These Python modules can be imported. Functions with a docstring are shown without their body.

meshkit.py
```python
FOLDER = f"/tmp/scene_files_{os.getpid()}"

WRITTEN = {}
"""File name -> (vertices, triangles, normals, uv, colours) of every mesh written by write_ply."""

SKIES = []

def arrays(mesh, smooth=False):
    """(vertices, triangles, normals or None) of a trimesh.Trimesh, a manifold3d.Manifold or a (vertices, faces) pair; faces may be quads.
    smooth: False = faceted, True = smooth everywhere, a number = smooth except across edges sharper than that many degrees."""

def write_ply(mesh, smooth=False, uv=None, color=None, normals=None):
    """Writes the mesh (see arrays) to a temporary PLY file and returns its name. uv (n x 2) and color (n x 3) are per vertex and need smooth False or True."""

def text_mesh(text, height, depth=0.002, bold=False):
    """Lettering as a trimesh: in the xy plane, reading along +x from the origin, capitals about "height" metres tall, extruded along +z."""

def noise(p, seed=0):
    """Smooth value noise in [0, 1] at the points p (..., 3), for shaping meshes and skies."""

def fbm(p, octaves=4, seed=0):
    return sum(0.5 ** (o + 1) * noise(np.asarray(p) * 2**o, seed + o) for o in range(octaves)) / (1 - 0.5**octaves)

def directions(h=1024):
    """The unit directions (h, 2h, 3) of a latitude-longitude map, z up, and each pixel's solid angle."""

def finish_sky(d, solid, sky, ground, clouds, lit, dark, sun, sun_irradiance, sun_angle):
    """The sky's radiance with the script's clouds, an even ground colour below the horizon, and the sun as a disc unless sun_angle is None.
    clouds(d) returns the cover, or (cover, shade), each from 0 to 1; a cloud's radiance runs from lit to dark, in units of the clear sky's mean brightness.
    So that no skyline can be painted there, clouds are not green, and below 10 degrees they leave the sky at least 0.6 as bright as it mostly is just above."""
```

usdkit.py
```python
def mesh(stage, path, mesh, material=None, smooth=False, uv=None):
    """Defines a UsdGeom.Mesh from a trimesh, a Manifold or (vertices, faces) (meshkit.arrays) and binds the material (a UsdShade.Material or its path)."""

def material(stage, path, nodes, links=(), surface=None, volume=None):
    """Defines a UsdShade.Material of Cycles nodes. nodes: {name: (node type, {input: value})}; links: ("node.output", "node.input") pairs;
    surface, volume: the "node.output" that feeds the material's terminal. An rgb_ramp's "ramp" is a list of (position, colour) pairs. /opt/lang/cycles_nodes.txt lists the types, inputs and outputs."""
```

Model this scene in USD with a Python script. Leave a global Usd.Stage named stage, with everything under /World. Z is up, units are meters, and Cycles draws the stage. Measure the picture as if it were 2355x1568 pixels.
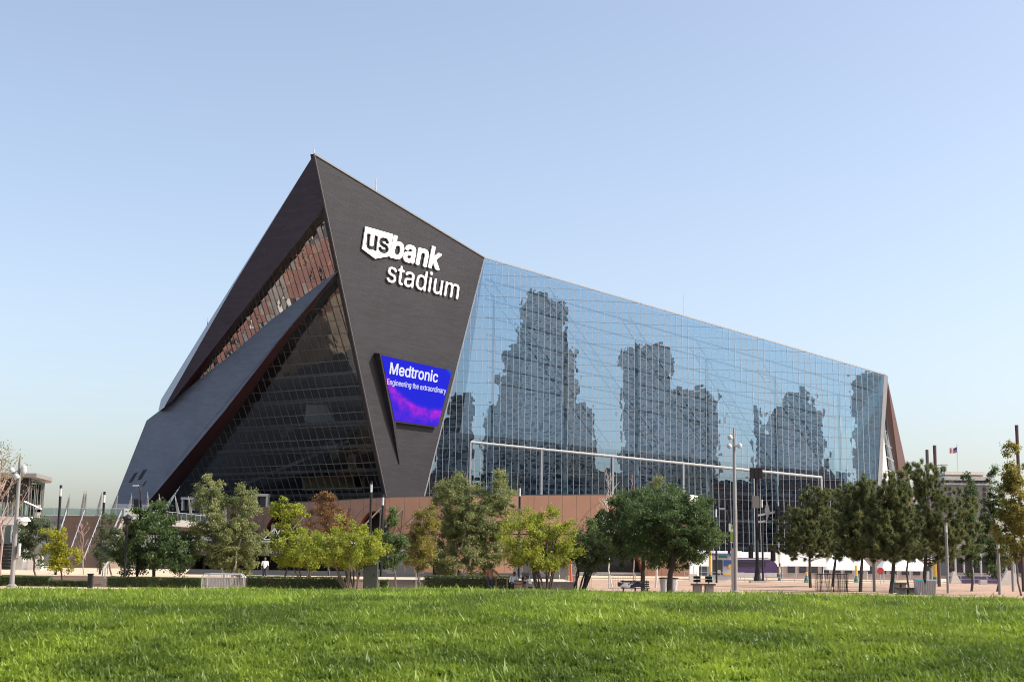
import math, random
import numpy as np, trimesh, usdkit, meshkit
import manifold3d as m3
import shapely
from shapely.geometry import Polygon, LineString, box as sbox
from shapely.ops import unary_union
from pxr import Usd, UsdGeom, UsdLux, UsdShade, Gf, Sdf, Vt

stage = Usd.Stage.CreateInMemory()
UsdGeom.SetStageUpAxis(stage, UsdGeom.Tokens.z); UsdGeom.SetStageMetersPerUnit(stage, 1.0)
UsdGeom.Xform.Define(stage, '/World'); UsdGeom.Scope.Define(stage, '/World/Looks')

# ---------------------------------------------------------------- camera, sky, sun, exposure
F, CX, CY = 4270 / 3088 * 2355, 2355 / 2, 1568 / 2          # focal length and centre in units of a 2355 wide picture
PITCH, ROLL = math.atan((1300 - 784) / F), 0.0129
EYE = np.array([0, 0, 1.7])
FW = np.array([0, math.cos(PITCH), math.sin(PITCH)]); _u = np.array([0, -math.sin(PITCH), math.cos(PITCH)]); _r = np.array([1., 0, 0])
RT = _r * math.cos(ROLL) + _u * math.sin(ROLL); UP = _u * math.cos(ROLL) - _r * math.sin(ROLL)
cam = UsdGeom.Camera.Define(stage, '/World/camera')
cam.CreateHorizontalApertureAttr(36.0); cam.CreateVerticalApertureAttr(36.0 * 681 / 1024)
cam.CreateFocalLengthAttr(36.0 * 4270 / 3088); cam.CreateClippingRangeAttr(Gf.Vec2f(0.1, 20000))
cam.AddTransformOp().Set(Gf.Matrix4d(*RT, 0, *UP, 0, *(-FW), 0, *EYE, 1))
cam.CreateExposureAttr(EXPOSURE := 0.72)
SUN = np.array([.77, -.07, .68]); SUN /= np.linalg.norm(SUN)
SUN_EL, SUN_ROT = math.asin(SUN[2]), math.atan2(SUN[0], SUN[1])
dome = UsdLux.DomeLight.Define(stage, '/World/sky')
skym = usdkit.material(stage, '/World/Looks/sky', {
    "t": ("sky_texture", {"sky_type": "single_scattering", "sun_disc": False, "sun_elevation": SUN_EL, "sun_rotation": SUN_ROT, "air_density": 1.0, "aerosol_density": 3.0, "ozone_density": 1.3, "altitude": 200.0}),
    "h": ("hsv", {"hue": .5, "saturation": .84, "value": 1., "fac": 1.}), "w": ("vector_math", {"math_type": "multiply", "vector2": (1.0, .978, .97)}),
    "b": ("background_shader", {"strength": 0.147})}, [("t.color", "h.color"), ("h.color", "w.vector1"), ("w.vector", "b.color")], surface="b.background")
UsdShade.MaterialBindingAPI.Apply(dome.GetPrim()).Bind(skym)
dome.GetPrim().SetCustomDataByKey('kind', 'structure')
sun = UsdLux.DistantLight.Define(stage, '/World/sun')
sun.CreateNormalizeAttr(True); sun.CreateIntensityAttr(1.25); sun.CreateAngleAttr(0.5); sun.CreateColorAttr(Gf.Vec3f(1.0, 0.95, 0.86))
_z = SUN; _x = np.cross([0, 0, 1], _z); _x /= np.linalg.norm(_x); _y = np.cross(_z, _x)
sun.AddTransformOp().Set(Gf.Matrix4d(*_x, 0, *_y, 0, *_z, 0, 0, 0, 200, 1))

# ---------------------------------------------------------------- helpers
rng = np.random.default_rng(7)
V = lambda *a: np.array(a, float)
nrm = lambda a: np.asarray(a, float) / np.linalg.norm(a)
def ray(x, y): return FW + RT * (x - CX) / F - UP * (y - CY) / F
def at(x, y, Y): d = ray(x, y); return EYE + d * (Y / d[1])
def onp(x, y, p0, n): d = ray(x, y); return EYE + d * (((p0 - EYE) @ n) / (d @ n))
def onz(x, y, z=0.): d = ray(x, y); return EYE + d * ((z - EYE[2]) / d[2])
_names = {}
def path_for(parent, name):
    k = (parent, name); i = _names.get(k, 0); _names[k] = i + 1
    return f'{parent}/{name}' if i == 0 else f'{parent}/{name}_{i:03d}'
def tag(prim, label=None, cat=None, group=None, kind=None):
    for k, v in (('label', label), ('category', cat), ('group', group), ('kind', kind)):
        if v: prim.SetCustomDataByKey(k, v)
    return prim
class MB:
    "collects triangles"
    def __init__(s): s.v, s.f, s.n = [], [], 0
    def add(s, v, f):
        v = np.asarray(v, float); f = np.asarray(f, int)
        if f.shape[1] == 4: f = np.vstack([f[:, [0, 1, 2]], f[:, [0, 2, 3]]])
        s.v.append(v); s.f.append(f + s.n); s.n += len(v); return s
    def tm(s, m): return s.add(m.vertices, m.faces)
    def box(s, c, d, rz=0., ax=None):
        q = np.array([[x, y, z] for x in (-.5, .5) for y in (-.5, .5) for z in (-.5, .5)]) * d
        if ax is not None: q = q @ np.array(ax)
        elif rz: cs, sn = math.cos(rz), math.sin(rz); q = q @ np.array([[cs, sn, 0], [-sn, cs, 0], [0, 0, 1]])
        return s.add(q + c, [[0, 1, 3, 2], [4, 6, 7, 5], [0, 4, 5, 1], [2, 3, 7, 6], [0, 2, 6, 4], [1, 5, 7, 3]])
    def bar(s, p, q, r, r2=None, n=6, cap=True):
        p, q = V(*p), V(*q); d = nrm(q - p); a = nrm(np.cross(d, [0, 0, 1] if abs(d[2]) < .9 else [1, 0, 0])); b = np.cross(d, a)
        t = np.arange(n) * 2 * math.pi / n + math.pi / n; ring = np.cos(t)[:, None] * a + np.sin(t)[:, None] * b
        r2 = r if r2 is None else r2
        i = np.arange(n); j = (i + 1) % n
        s.add(np.vstack([p + ring * r, q + ring * r2]), np.stack([i, i + n, j + n, j], 1))
        if cap:
            s.add(np.vstack([p + ring * r]), [[0, k, k + 1] for k in range(1, n - 1)]); s.add(q + ring * r2, [[0, k + 1, k] for k in range(1, n - 1)])
        return s
    def tube(s, pts, r, n=6):
        for k in range(len(pts) - 1):
            rr = r if np.isscalar(r) else r[k]; r2 = r if np.isscalar(r) else r[k + 1]
            s.bar(pts[k], pts[k + 1], rr, r2, n)
        return s
    def poly(s, pts, thick=None, n=None):
        "convex planar polygon, made a slab of the given thickness towards -n"
        pts = np.array(pts, float); k = len(pts)
        if thick is None: return s.add(pts, [[0, i, i + 1] for i in range(1, k - 1)])
        if n is None: n = nrm(np.cross(pts[1] - pts[0], pts[2] - pts[0]))
        b = pts - n * thick
        s.add(pts, [[0, i, i + 1] for i in range(1, k - 1)]); s.add(b, [[0, i + 1, i] for i in range(1, k - 1)])
        for i in range(k): j = (i + 1) % k; s.add([pts[i], b[i], b[j], pts[j]], [[0, 1, 2, 3]])
        return s
    def lathe(s, c, prof, n=12):
        t = np.arange(n) * 2 * math.pi / n; m = len(prof)
        v = np.array([[c[0] + r * math.cos(a), c[1] + r * math.sin(a), c[2] + z] for r, z in prof for a in t])
        f = [[i * n + j, i * n + (j + 1) % n, (i + 1) * n + (j + 1) % n, (i + 1) * n + j] for i in range(m - 1) for j in range(n)]
        return s.add(v, f)
    def arrays(s): return np.vstack(s.v), np.vstack(s.f)
def put(path, mb, mat, off=None, smooth=False):
    v, f = mb.arrays() if isinstance(mb, MB) else (np.asarray(mb.vertices), np.asarray(mb.faces))
    if off is not None: v = v - off
    return usdkit.mesh(stage, path, (v, f), mat, smooth).GetPrim()
class Thing:
    def __init__(s, name, label, cat, loc=(0, 0, 0), group=None, kind=None, rz=0.):
        s.path = path_for('/World', name); s.loc = V(*loc); s.name = name
        x = UsdGeom.Xform.Define(stage, s.path); x.AddTranslateOp().Set(Gf.Vec3d(*map(float, loc)))
        if rz: x.AddRotateZOp().Set(math.degrees(rz))
        s.prim = tag(x.GetPrim(), label, cat, group, kind)
    def part(s, name, mb, mat, parent=None, smooth=False, label=None, kind=None, local=False):
        p = path_for(parent or s.path, name)
        tag(put(p, mb, mat, None if local else s.loc, smooth), label, kind=kind); return p
    def copy(s, loc, label=None, rz=0., group=None):
        p = path_for('/World', s.name); x = UsdGeom.Xform.Define(stage, p); x.AddTranslateOp().Set(Gf.Vec3d(*map(float, loc)))
        if rz: x.AddRotateZOp().Set(math.degrees(rz))
        x.GetPrim().GetReferences().AddInternalReference(s.path); x.GetPrim().SetInstanceable(True)
        d = s.prim.GetCustomData(); tag(x.GetPrim(), label or d['label'], d['category'], group or d.get('group')); return x.GetPrim()
def solo(name, mb, mat, label, cat, group=None, kind=None, smooth=False):
    return tag(put(path_for('/World', name), mb, mat, None, smooth), label, cat, group, kind)
def struct(name, mb, mat, smooth=False): return tag(put(path_for('/World', name), mb, mat, None, smooth), kind='structure')

# ---------------------------------------------------------------- materials
M = {}
def mat(name, col, rough=.6, var=.12, scale=3., metal=0., bump=0., bscale=None, spec=.5, col2=None, island=0., detail=4.):
    "principled colour varied by noise in world space"
    col = V(*col); c2 = V(*col2) if col2 is not None else col
    nodes = {"g": ("geometry", {}), "n": ("noise_texture", {"scale": scale, "detail": detail, "roughness": .6}),
             "r": ("rgb_ramp", {"ramp": [(.25, tuple(col * (1 - var))), (.75, tuple(np.minimum(c2 * (1 + var), 1)))]}),
             "p": ("principled_bsdf", {"roughness": rough, "metallic": metal, "specular_ior_level": spec})}
    links = [("g.position", "n.vector"), ("n.fac", "r.fac"), ("r.color", "p.base_color")]
    if island:
        nodes["m"] = ("map_range", {"from_min": 0., "from_max": 1., "to_min": 1 - island, "to_max": 1 + island}); nodes["h"] = ("hsv", {"hue": .5, "saturation": 1., "fac": 1.})
        links = links[:2] + [("g.random_per_island", "m.value"), ("m.result", "h.value"), ("r.color", "h.color"), ("h.color", "p.base_color")]
    if bump:
        nodes["n2"] = ("noise_texture", {"scale": bscale or scale * 6, "detail": 3}); nodes["b"] = ("bump", {"strength": 1., "distance": bump})
        links += [("g.position", "n2.vector"), ("n2.fac", "b.height"), ("b.normal", "p.normal")]
    M[name] = usdkit.material(stage, '/World/Looks/' + name, nodes, links, surface="p.BSDF"); return M[name]
def leaf_mat(name, cols, trans=.42, rough=.55, gain=1.9):
    cols = [tuple(min(.6, c * gain) for c in k) for k in cols]
    ramp = [(i / (len(cols) - 1), c) for i, c in enumerate(cols)]
    nodes = {"g": ("geometry", {}), "n": ("noise_texture", {"scale": .9, "detail": 2}), "a": ("math", {"math_type": "multiply_add", "value2": .85}), "s": ("math", {"math_type": "multiply_add", "value2": .9, "value3": -.38}),
             "r": ("rgb_ramp", {"ramp": ramp}), "p": ("principled_bsdf", {"roughness": rough, "specular_ior_level": .35}), "t": ("translucent_bsdf", {}), "m": ("mix_closure", {"fac": trans})}
    links = [("g.position", "n.vector"), ("n.fac", "s.value1"), ("g.random_per_island", "a.value1"), ("s.value", "a.value3"), ("a.value", "r.fac"),
             ("r.color", "p.base_color"), ("r.color", "t.color"), ("p.BSDF", "m.closure1"), ("t.BSDF", "m.closure2")]
    M[name] = usdkit.material(stage, '/World/Looks/' + name, nodes, links, surface="m.closure"); return M[name]
def clad_mat(name, ang, c1, c2, rough=.5, bw=3.2, rh=.42, mortar=.5, metal=0.):
    "horizontal metal cladding strips on a wall whose horizontal runs at angle ang"
    nodes = {"g": ("geometry", {}), "rot": ("vector_rotate", {"rotate_type": "z_axis", "angle": -ang}), "s": ("separate_xyz", {}), "c": ("combine_xyz", {}),
             "k": ("brick_texture", {"scale": 1., "brick_width": bw, "row_height": rh, "mortar_size": .025, "mortar_smooth": .2, "color1": c1, "color2": c2, "mortar": tuple(V(*c1) * mortar), "offset": .37, "bias": 0.}),
             "n": ("noise_texture", {"scale": .12, "detail": 5, "roughness": .65}), "mr": ("map_range", {"from_min": .3, "from_max": .7, "to_min": .86, "to_max": 1.14}),
             "x": ("vector_math", {"math_type": "scale"}), "b": ("bump", {"strength": .45, "distance": .03}),
             "p": ("principled_bsdf", {"roughness": rough, "metallic": metal, "specular_ior_level": .3})}
    links = [("g.position", "rot.vector"), ("rot.vector", "s.vector"), ("s.x", "c.x"), ("s.z", "c.y"), ("c.vector", "k.vector"), ("c.vector", "n.vector"), ("n.fac", "mr.value"),
             ("k.color", "x.vector1"), ("mr.result", "x.scale"), ("x.vector", "p.base_color"), ("k.fac", "b.height"), ("b.normal", "p.normal")]
    M[name] = usdkit.material(stage, '/World/Looks/' + name, nodes, links, surface="p.BSDF"); return M[name]
def glass_mat(name, refl, tint, gcol, wob=.004, wscale=.35):
    nodes = {"g": ("geometry", {}), "n": ("noise_texture", {"scale": wscale, "detail": 2, "roughness": .5}), "b": ("bump", {"strength": 1., "distance": wob}),
             "t": ("transparent_bsdf", {"color": tint}), "s": ("glossy_bsdf", {"color": gcol, "roughness": .0, "distribution": "ggx"}),
             "lw": ("layer_weight", {"blend": .5}), "pw": ("math", {"math_type": "power", "value2": 4.}), "mr": ("map_range", {"from_min": 0., "from_max": 1., "to_min": refl, "to_max": 1.}), "m": ("mix_closure", {})}
    links = [("g.position", "n.vector"), ("n.fac", "b.height"), ("b.normal", "s.normal"), ("lw.facing", "pw.value1"), ("pw.value", "mr.value"), ("mr.result", "m.fac"), ("t.BSDF", "m.closure1"), ("s.BSDF", "m.closure2")]
    M[name] = usdkit.material(stage, '/World/Looks/' + name, nodes, links, surface="m.closure"); return M[name]

mat('white_paint', (.78, .78, .77), .45, .05); mat('grey_metal', (.42, .42, .42), .45, .08); mat('pole_grey', (.21, .195, .185), .4, .06)
mat('mullion', (.48, .50, .53), .4, .05); mat('mullion_dark', (.13, .12, .11), .5, .08); mat('black_metal', (.014, .013, .014), .65, .2, spec=.25); mat('dark_bronze', (.07, .055, .05), .45, .15)
mat('concrete', (.42, .39, .35), .85, .12, 1.2, bump=.004); mat('concrete_light', (.55, .50, .44), .85, .1, .8); mat('concrete_dark', (.2, .19, .18), .85, .15, .8)
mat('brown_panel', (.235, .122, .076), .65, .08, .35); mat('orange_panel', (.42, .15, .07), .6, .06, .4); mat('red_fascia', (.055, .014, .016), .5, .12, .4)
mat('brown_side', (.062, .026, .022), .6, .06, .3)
mat('bark', (.11, .085, .065), .9, .3, 6., bump=.01); mat('bark_dark', (.045, .036, .03), .9, .3, 6., bump=.01); mat('bark_birch', (.5, .42, .34), .8, .35, 5., col2=(.55, .5, .44)); mat('twig', (.30, .2, .17), .9, .2)
mat('green_box', (.022, .03, .022), .5, .15); mat('yellow_paint', (.62, .38, .05), .5, .1); mat('red_paint', (.38, .03, .03), .5, .1); mat('orange_paint', (.7, .12, .03), .5, .1)
mat('galvanised', (.42, .43, .44), .4, .15, 4., metal=.4); mat('wood', (.2, .13, .08), .7, .2, 4.); mat('bench_dark', (.06, .045, .04), .7, .2)
mat('skin', (.22, .11, .07), .6, .08); mat('skin_dark', (.09, .05, .035), .6, .1); mat('hair', (.012, .01, .01), .7, .2); mat('shirt_white', (.75, .75, .76), .8, .05); mat('shirt_brown', (.22, .09, .05), .8, .1); mat('denim', (.02, .024, .04), .8, .2); mat('cloth_grey', (.2, .2, .2), .85, .1); mat('shoe', (.03, .03, .03), .6)
mat('purple_paint', (.06, .035, .10), .4, .1, .8); mat('bus_grey', (.45, .43, .42), .4, .08); mat('tent', (.82, .82, .82), .7, .03); mat('dark_glass', (.02, .025, .03), .08, .1); mat('tyre', (.02, .02, .02), .8)
mat('teal_paint', (.03, .12, .09), .5, .1); mat('blue_panel', (.03, .07, .22), .5, .1); mat('green_banner', (.25, .38, .06), .7, .06); mat('poster_dark', (.035, .03, .035), .4, .3, 2.); mat('green_sign', (.02, .2, .12), .5)
mat('stone_beige', (.30, .24, .19), .8, .1, .6); mat('stone_grey', (.34, .27, .24), .8, .08, .3); mat('window_dark', (.03, .03, .04), .15, .2); mat('lamp_white', (.40, .395, .385), .3, .03)
mat('deck_concrete', (.22, .20, .18), .85, .12, .8); mat('near_black', (.018, .013, .016), .5, .2); mat('stair_brown', (.20, .135, .095), .8, .1, .8); mat('timber_step', (.30, .22, .17), .8, .12, 2.); mat('roof_white', (.7, .72, .74), .6, .05); mat('coping', (.45, .44, .43), .5, .06)
mat('seat_purple', (.06, .045, .09), .7, .2, .4); mat('interior_dark', (.03, .03, .032), .8, .2, .3); mat('interior_grey', (.2, .19, .18), .8, .15, .2); mat('interior_tan', (.38, .29, .17), .8, .1, .3); mat('truss', (.75, .75, .72), .5, .06); mat('letter_dim', (.35, .33, .3), .6)
clad_mat('panel_clad', math.radians(52.8), (.0215, .0198, .024), (.0275, .0255, .031), .6, mortar=.6)
clad_mat('soffit_clad', math.pi - math.radians(32.7), (.033, .027, .041), (.043, .036, .054), .55, mortar=.7)
clad_mat('wedge_clad', math.pi - math.radians(32.7), (.072, .082, .112), (.088, .10, .134), .45, bw=2.4, rh=.5, mortar=.75)
clad_mat('strip_clad', 0, (.16, .165, .18), (.19, .195, .21), .4, mortar=.8)
glass_mat('facade_glass', .41, (.28, .38, .46), (.58, .80, 1.0), .009, .30)
glass_mat('dark_facade_glass', .13, (.55, .60, .64), (.85, .9, .95), .03, .25)
glass_mat('upper_dark_glass', .46, (.3, .33, .36), (.95, .95, .95), .05, .3)
glass_mat('clear_glass', .22, (.40, .56, .54), (.9, 1., 1.))
glass_mat('lamp_glass', .2, (.9, .9, .9), (1, 1, 1))
leaf_mat('leaf_dark', [(.018, .030, .010), (.048, .07, .018), (.13, .145, .045)], gain=2.9)
leaf_mat('leaf_mid', [(.03, .045, .016), (.065, .085, .022), (.16, .16, .05)], gain=2.9)
leaf_mat('leaf_grey', [(.035, .048, .025), (.075, .085, .04), (.17, .165, .09)], gain=2.2)
leaf_mat('leaf_birch', [(.05, .058, .022), (.115, .115, .04), (.30, .27, .13)], gain=3.2)
leaf_mat('leaf_lime', [(.11, .13, .014), (.225, .225, .022), (.40, .32, .04)])
leaf_mat('leaf_yellow', [(.14, .14, .01), (.27, .24, .015), (.42, .33, .02)])
leaf_mat('leaf_orange', [(.085, .045, .018), (.145, .08, .03), (.21, .13, .05)])
leaf_mat('leaf_gold', [(.09, .085, .02), (.20, .155, .03), (.38, .27, .05)])
leaf_mat('needle', [(.045, .055, .02), (.11, .11, .04), (.32, .25, .11)], trans=.42, gain=2.2)
leaf_mat('leaf_hedge', [(.02, .03, .012), (.05, .06, .02), (.13, .125, .045)], gain=3.2)

# ---------------------------------------------------------------- the setting: ground, plaza, lawn
def ground_mat(name, c1, c2, mortar, bw, rh, rough=.85):
    nodes = {"g": ("geometry", {}), "k": ("brick_texture", {"scale": 1., "brick_width": bw, "row_height": rh, "mortar_size": .02, "color1": c1, "color2": c2, "mortar": mortar}),
             "n": ("noise_texture", {"scale": .15, "detail": 5, "roughness": .65}), "mr": ("map_range", {"from_min": .3, "from_max": .7, "to_min": .8, "to_max": 1.15}), "x": ("vector_math", {"math_type": "scale"}), "p": ("principled_bsdf", {"roughness": rough, "specular_ior_level": .15})}
    links = [("g.position", "k.vector"), ("g.position", "n.vector"), ("n.fac", "mr.value"), ("k.color", "x.vector1"), ("mr.result", "x.scale"), ("x.vector", "p.base_color")]
    M[name] = usdkit.material(stage, '/World/Looks/' + name, nodes, links, surface="p.BSDF")
ground_mat('paving', (.30, .195, .14), (.36, .25, .18), (.2, .14, .1), 1.2, 1.2)
ground_mat('paving_light', (.45, .34, .235), (.50, .385, .27), (.36, .27, .19), 1.5, 1.5)
mat('asphalt', (.035, .034, .034), .95, .2, .4, spec=.03); mat('town_ground', (.05, .048, .045), .95, .35, .05, spec=.05, col2=(.08, .075, .06)); mat('soil', (.03, .05, .01), .95, .3, 3., spec=.0)
def sheet(x0, x1, y0, y1, z): return MB().poly([(x0, y0, z), (x1, y0, z), (x1, y1, z), (x0, y1, z)])
t = np.arange(48) * 2 * math.pi / 48
struct('ground', MB().add(np.vstack([[0, 0, -.03], np.stack([3500 * np.cos(t), 3500 * np.sin(t), 0 * t - .03], 1)]), [[0, i + 1, (i + 1) % 48 + 1] for i in range(48)]), M['town_ground'])
struct('plaza', sheet(2, 150, 60, 196, 0), M['paving'])
struct('station_pavement', sheet(2, 150, 196.0, 214, .004), M['paving_light'])
struct('road', sheet(-160, 160, 214, 226, -.012), M['asphalt'])
struct('stadium_forecourt', sheet(-120, 160, 226, 330, .0), M['paving_light'])
struct('west_walk', sheet(-60, 2, 60, 98.0, 0.0), M['paving_light'])
# raised terrace with timber-fronted steps, on the left
TX1 = 4.6
xs1, xs2 = at(436, 1324, 124)[0], at(436, 1315, 200)[0]
tb = MB().poly([(-70, 100, .62), (TX1, 100, .62), (TX1, 122, .62), (xs1, 122, .62), (xs2, 200, .62), (-70, 200, .62)][:1] + [(TX1, 100, .62), (TX1, 122, .62), (-70, 122, .62)]).poly([(-70, 122, .62), (xs1, 122, .62), (xs2, 200, .62), (-70, 200, .62)]).poly([(TX1, 100, 0), (TX1, 200, 0), (TX1, 200, .62), (TX1, 100, .62)]).poly([(-70, 200, 0), (-70, 200, .62), (TX1, 200, .62), (TX1, 200, 0)])
struct('terrace', tb, M['paving_light'])
struct('gateway_drive', MB().poly([(xs1, 122, .62), (TX1, 122, .62), (TX1, 200, .62), (xs2, 200, .62)]).poly([(xs2, 200, .62), (TX1, 200, .62), (TX1, 268, .3), (xs2 - 16, 268, .3)]), M['asphalt'])  # added dark ground sheet, standing for the shaded floor before the entrance
for k in range(4):
    struct('terrace_step', MB().box((-32.7, 98.0 + .5 * k + .25, .155 * (k + .5)), (74.6, .5, .155 * (k + 1) if k < 0 else .15)), M['timber_step'])
    if k < 3: struct('step_riser', MB().box((-32.7, 98.5 + .5 * k + .75 + .006, .0775 * (k + 1)), (74.5, .5, .155 * (k + 1) - .01)), M['concrete'])
def lawn_z(x, y):
    x = np.asarray(x, float); y = np.asarray(y, float)
    a = 1.375 - .0165 * (np.clip(y, 6, 14) - 14) ** 2 - .012 * np.clip(-x, 0, 8) - .004 * np.clip(x, 0, 8)
    s = np.clip((y - 14) / 48, 0, 1); s = s * s * (3 - 2 * s)
    w = .012 * (meshkit.noise(np.stack([x * .35, y * .35, 0 * x], -1), 3) - .5) + .015 * (meshkit.noise(np.stack([x * .12, y * .2, 0 * x], -1), 5) - .5)
    return a * (1 - s) + .012 * s + w * (1 - s)
gx, gy = np.linspace(-45, 45, 181), np.concatenate([np.linspace(-12, 24, 145), np.linspace(24.5, 80, 60)])
X, Y = np.meshgrid(gx, gy); Z = lawn_z(X, Y); nx_ = len(gx)
I = np.arange(len(gy) - 1)[:, None] * nx_ + np.arange(nx_ - 1)[None]
struct('lawn', MB().add(np.stack([X, Y, Z], -1).reshape(-1, 3), np.stack([I, I + 1, I + nx_ + 1, I + nx_], -1).reshape(-1, 4)), M['soil'], True)

# ---------------------------------------------------------------- the stadium
a_ = math.radians(9.8); GD = V(math.cos(a_), math.sin(a_), 0); GN = V(math.sin(a_), -math.cos(a_), 0); G0 = V(0, 300, 0)
b_ = math.radians(52.8); PH = V(math.cos(b_), math.sin(b_), 0)
c_ = math.radians(32.7); WH = V(math.cos(c_), -math.sin(c_), 0)                      # along the left wall, towards the prow
Q, BR, RTOP, RBOT = onp(1114.5, 593, G0, GN), onp(975, 1143, G0, GN), onp(2032, 861, G0, GN), onp(2016.5, 1124, G0, GN)
PN = nrm(np.cross(PH, Q - BR)); PN *= -np.sign(PN[1]); PV = np.cross(PN, PH); PV *= np.sign(PV[2])
P, PB = onp(722, 355, BR, PN), onp(888, 1143, BR, PN)
WN = nrm(np.cross(WH, P - PB)); WN *= -np.sign(WN[1]); WV = np.cross(WN, WH); WV *= np.sign(WV[2])
st = Thing('stadium', 'huge angular dark metal and glass stadium with a pointed prow', 'stadium', (0, 300, 0))
def gline(p, q, z): return p + (q - p) * ((z - p[2]) / (q[2] - p[2]))
Q0, R0, PB0 = gline(Q, BR, .05), gline(RTOP, RBOT, .05), gline(P, PB, .05)
# dark panel with the name on it
st.part('dark_panel', MB().poly([P, PB0, Q0, Q], 1.0, PN), M['panel_clad'])
# coping along the two roof edges, and along the panel's sides
def edge_bar(p, q, w, n): return MB().bar(p + n * .05, q + n * .05, w, n=4)
st.part('panel_coping', edge_bar(P, Q, .2, V(0, 0, 1)), M['mullion_dark'])
st.part('panel_edge', edge_bar(P, PB0, .16, PN), M['dark_bronze']); st.part('panel_edge', edge_bar(Q, Q0, .16, PN), M['grey_metal'])

def facade(O, U, W, N, poly, du, zs, name_pane, glass, mull, trans, take, tilt, md=(.075, .22), td=(.06, .18), u0=0.):
    "panes, mullions and transoms of a glazed wall: O origin, U across, W up the wall, N outward; poly in (u, w)"
    r = np.random.default_rng(11)
    x0, y0, x1, y1 = poly.bounds; us = np.arange(math.floor((x0 - u0) / du), math.ceil((x1 - u0) / du) + 1) * du + u0
    ws = [w for w in zs if y0 < w < y1]; ws = [y0 - .01] + ws + [y1 + .01]
    cells = []
    for i in range(len(us) - 1):
        for j in range(len(ws) - 1):
            c = poly.intersection(sbox(us[i] + .02, ws[j] + .02, us[i + 1] - .02, ws[j + 1] - .02))
            if c.geom_type == 'Polygon' and c.area > .05: cells.append(c)
    cells.sort(key=lambda c: -c.area); rest = MB()
    for k, c in enumerate(cells):
        q = np.array(c.exterior.coords)[:-1]; cc = q.mean(0); ta, tb_ = r.normal(0, tilt, 2)
        off = (q[:, 0] - cc[0]) * ta + (q[:, 1] - cc[1]) * tb_
        pts = O + q[:, :1] * U + q[:, 1:] * W + off[:, None] * N
        if k < take: st.part(name_pane, MB().poly(pts), glass)
        else: rest.poly(pts)
    if rest.n: st.part(name_pane, rest, glass, kind='stuff')
    ax = lambda d, e: np.array([d, np.cross(N, d) * 1., N])
    for u in us:
        l = poly.intersection(LineString([(u, y0 - 1), (u, y1 + 1)]))
        for g in getattr(l, 'geoms', [l]):
            if g.geom_type == 'LineString' and g.length > .5:
                (ua, wa), (ub, wb) = g.coords[0], g.coords[-1]; d = O + U * ua
                st.part('mullion', MB().box(d + W * (wa + wb) / 2 + N * (md[1] / 2 - .03), (md[0], abs(wb - wa), md[1]), ax=np.array([U, W, N])), mull)
    for k, w in enumerate(ws[1:-1]):
        l = poly.intersection(LineString([(x0 - 1, w), (x1 + 1, w)]))
        if l.geom_type == 'LineString' and l.length > .5:
            (ua, wa), (ub, wb) = l.coords[0], l.coords[-1]; thick = 1.5 if (k % 2 == 0) else .8
            st.part('transom', MB().box(O + W * w + U * (ua + ub) / 2 + N * (td[1] / 2 - .035), (abs(ub - ua), td[0] * thick, td[1]), ax=np.array([U, W, N])), trans)
gu = lambda p: ((p - G0) @ GD, p[2])
gp = Polygon([gu(Q), gu(RTOP), gu(R0), gu(Q0)])
facade(G0, GD, V(0, 0, 1), GN, gp, 1.34, list(np.arange(2.35, 70, 2.35)), 'glass_pane', M['facade_glass'], M['mullion'], M['mullion_dark'], 200, .0009, md=(.05, .13), td=(.04, .09), u0=.3)
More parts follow.
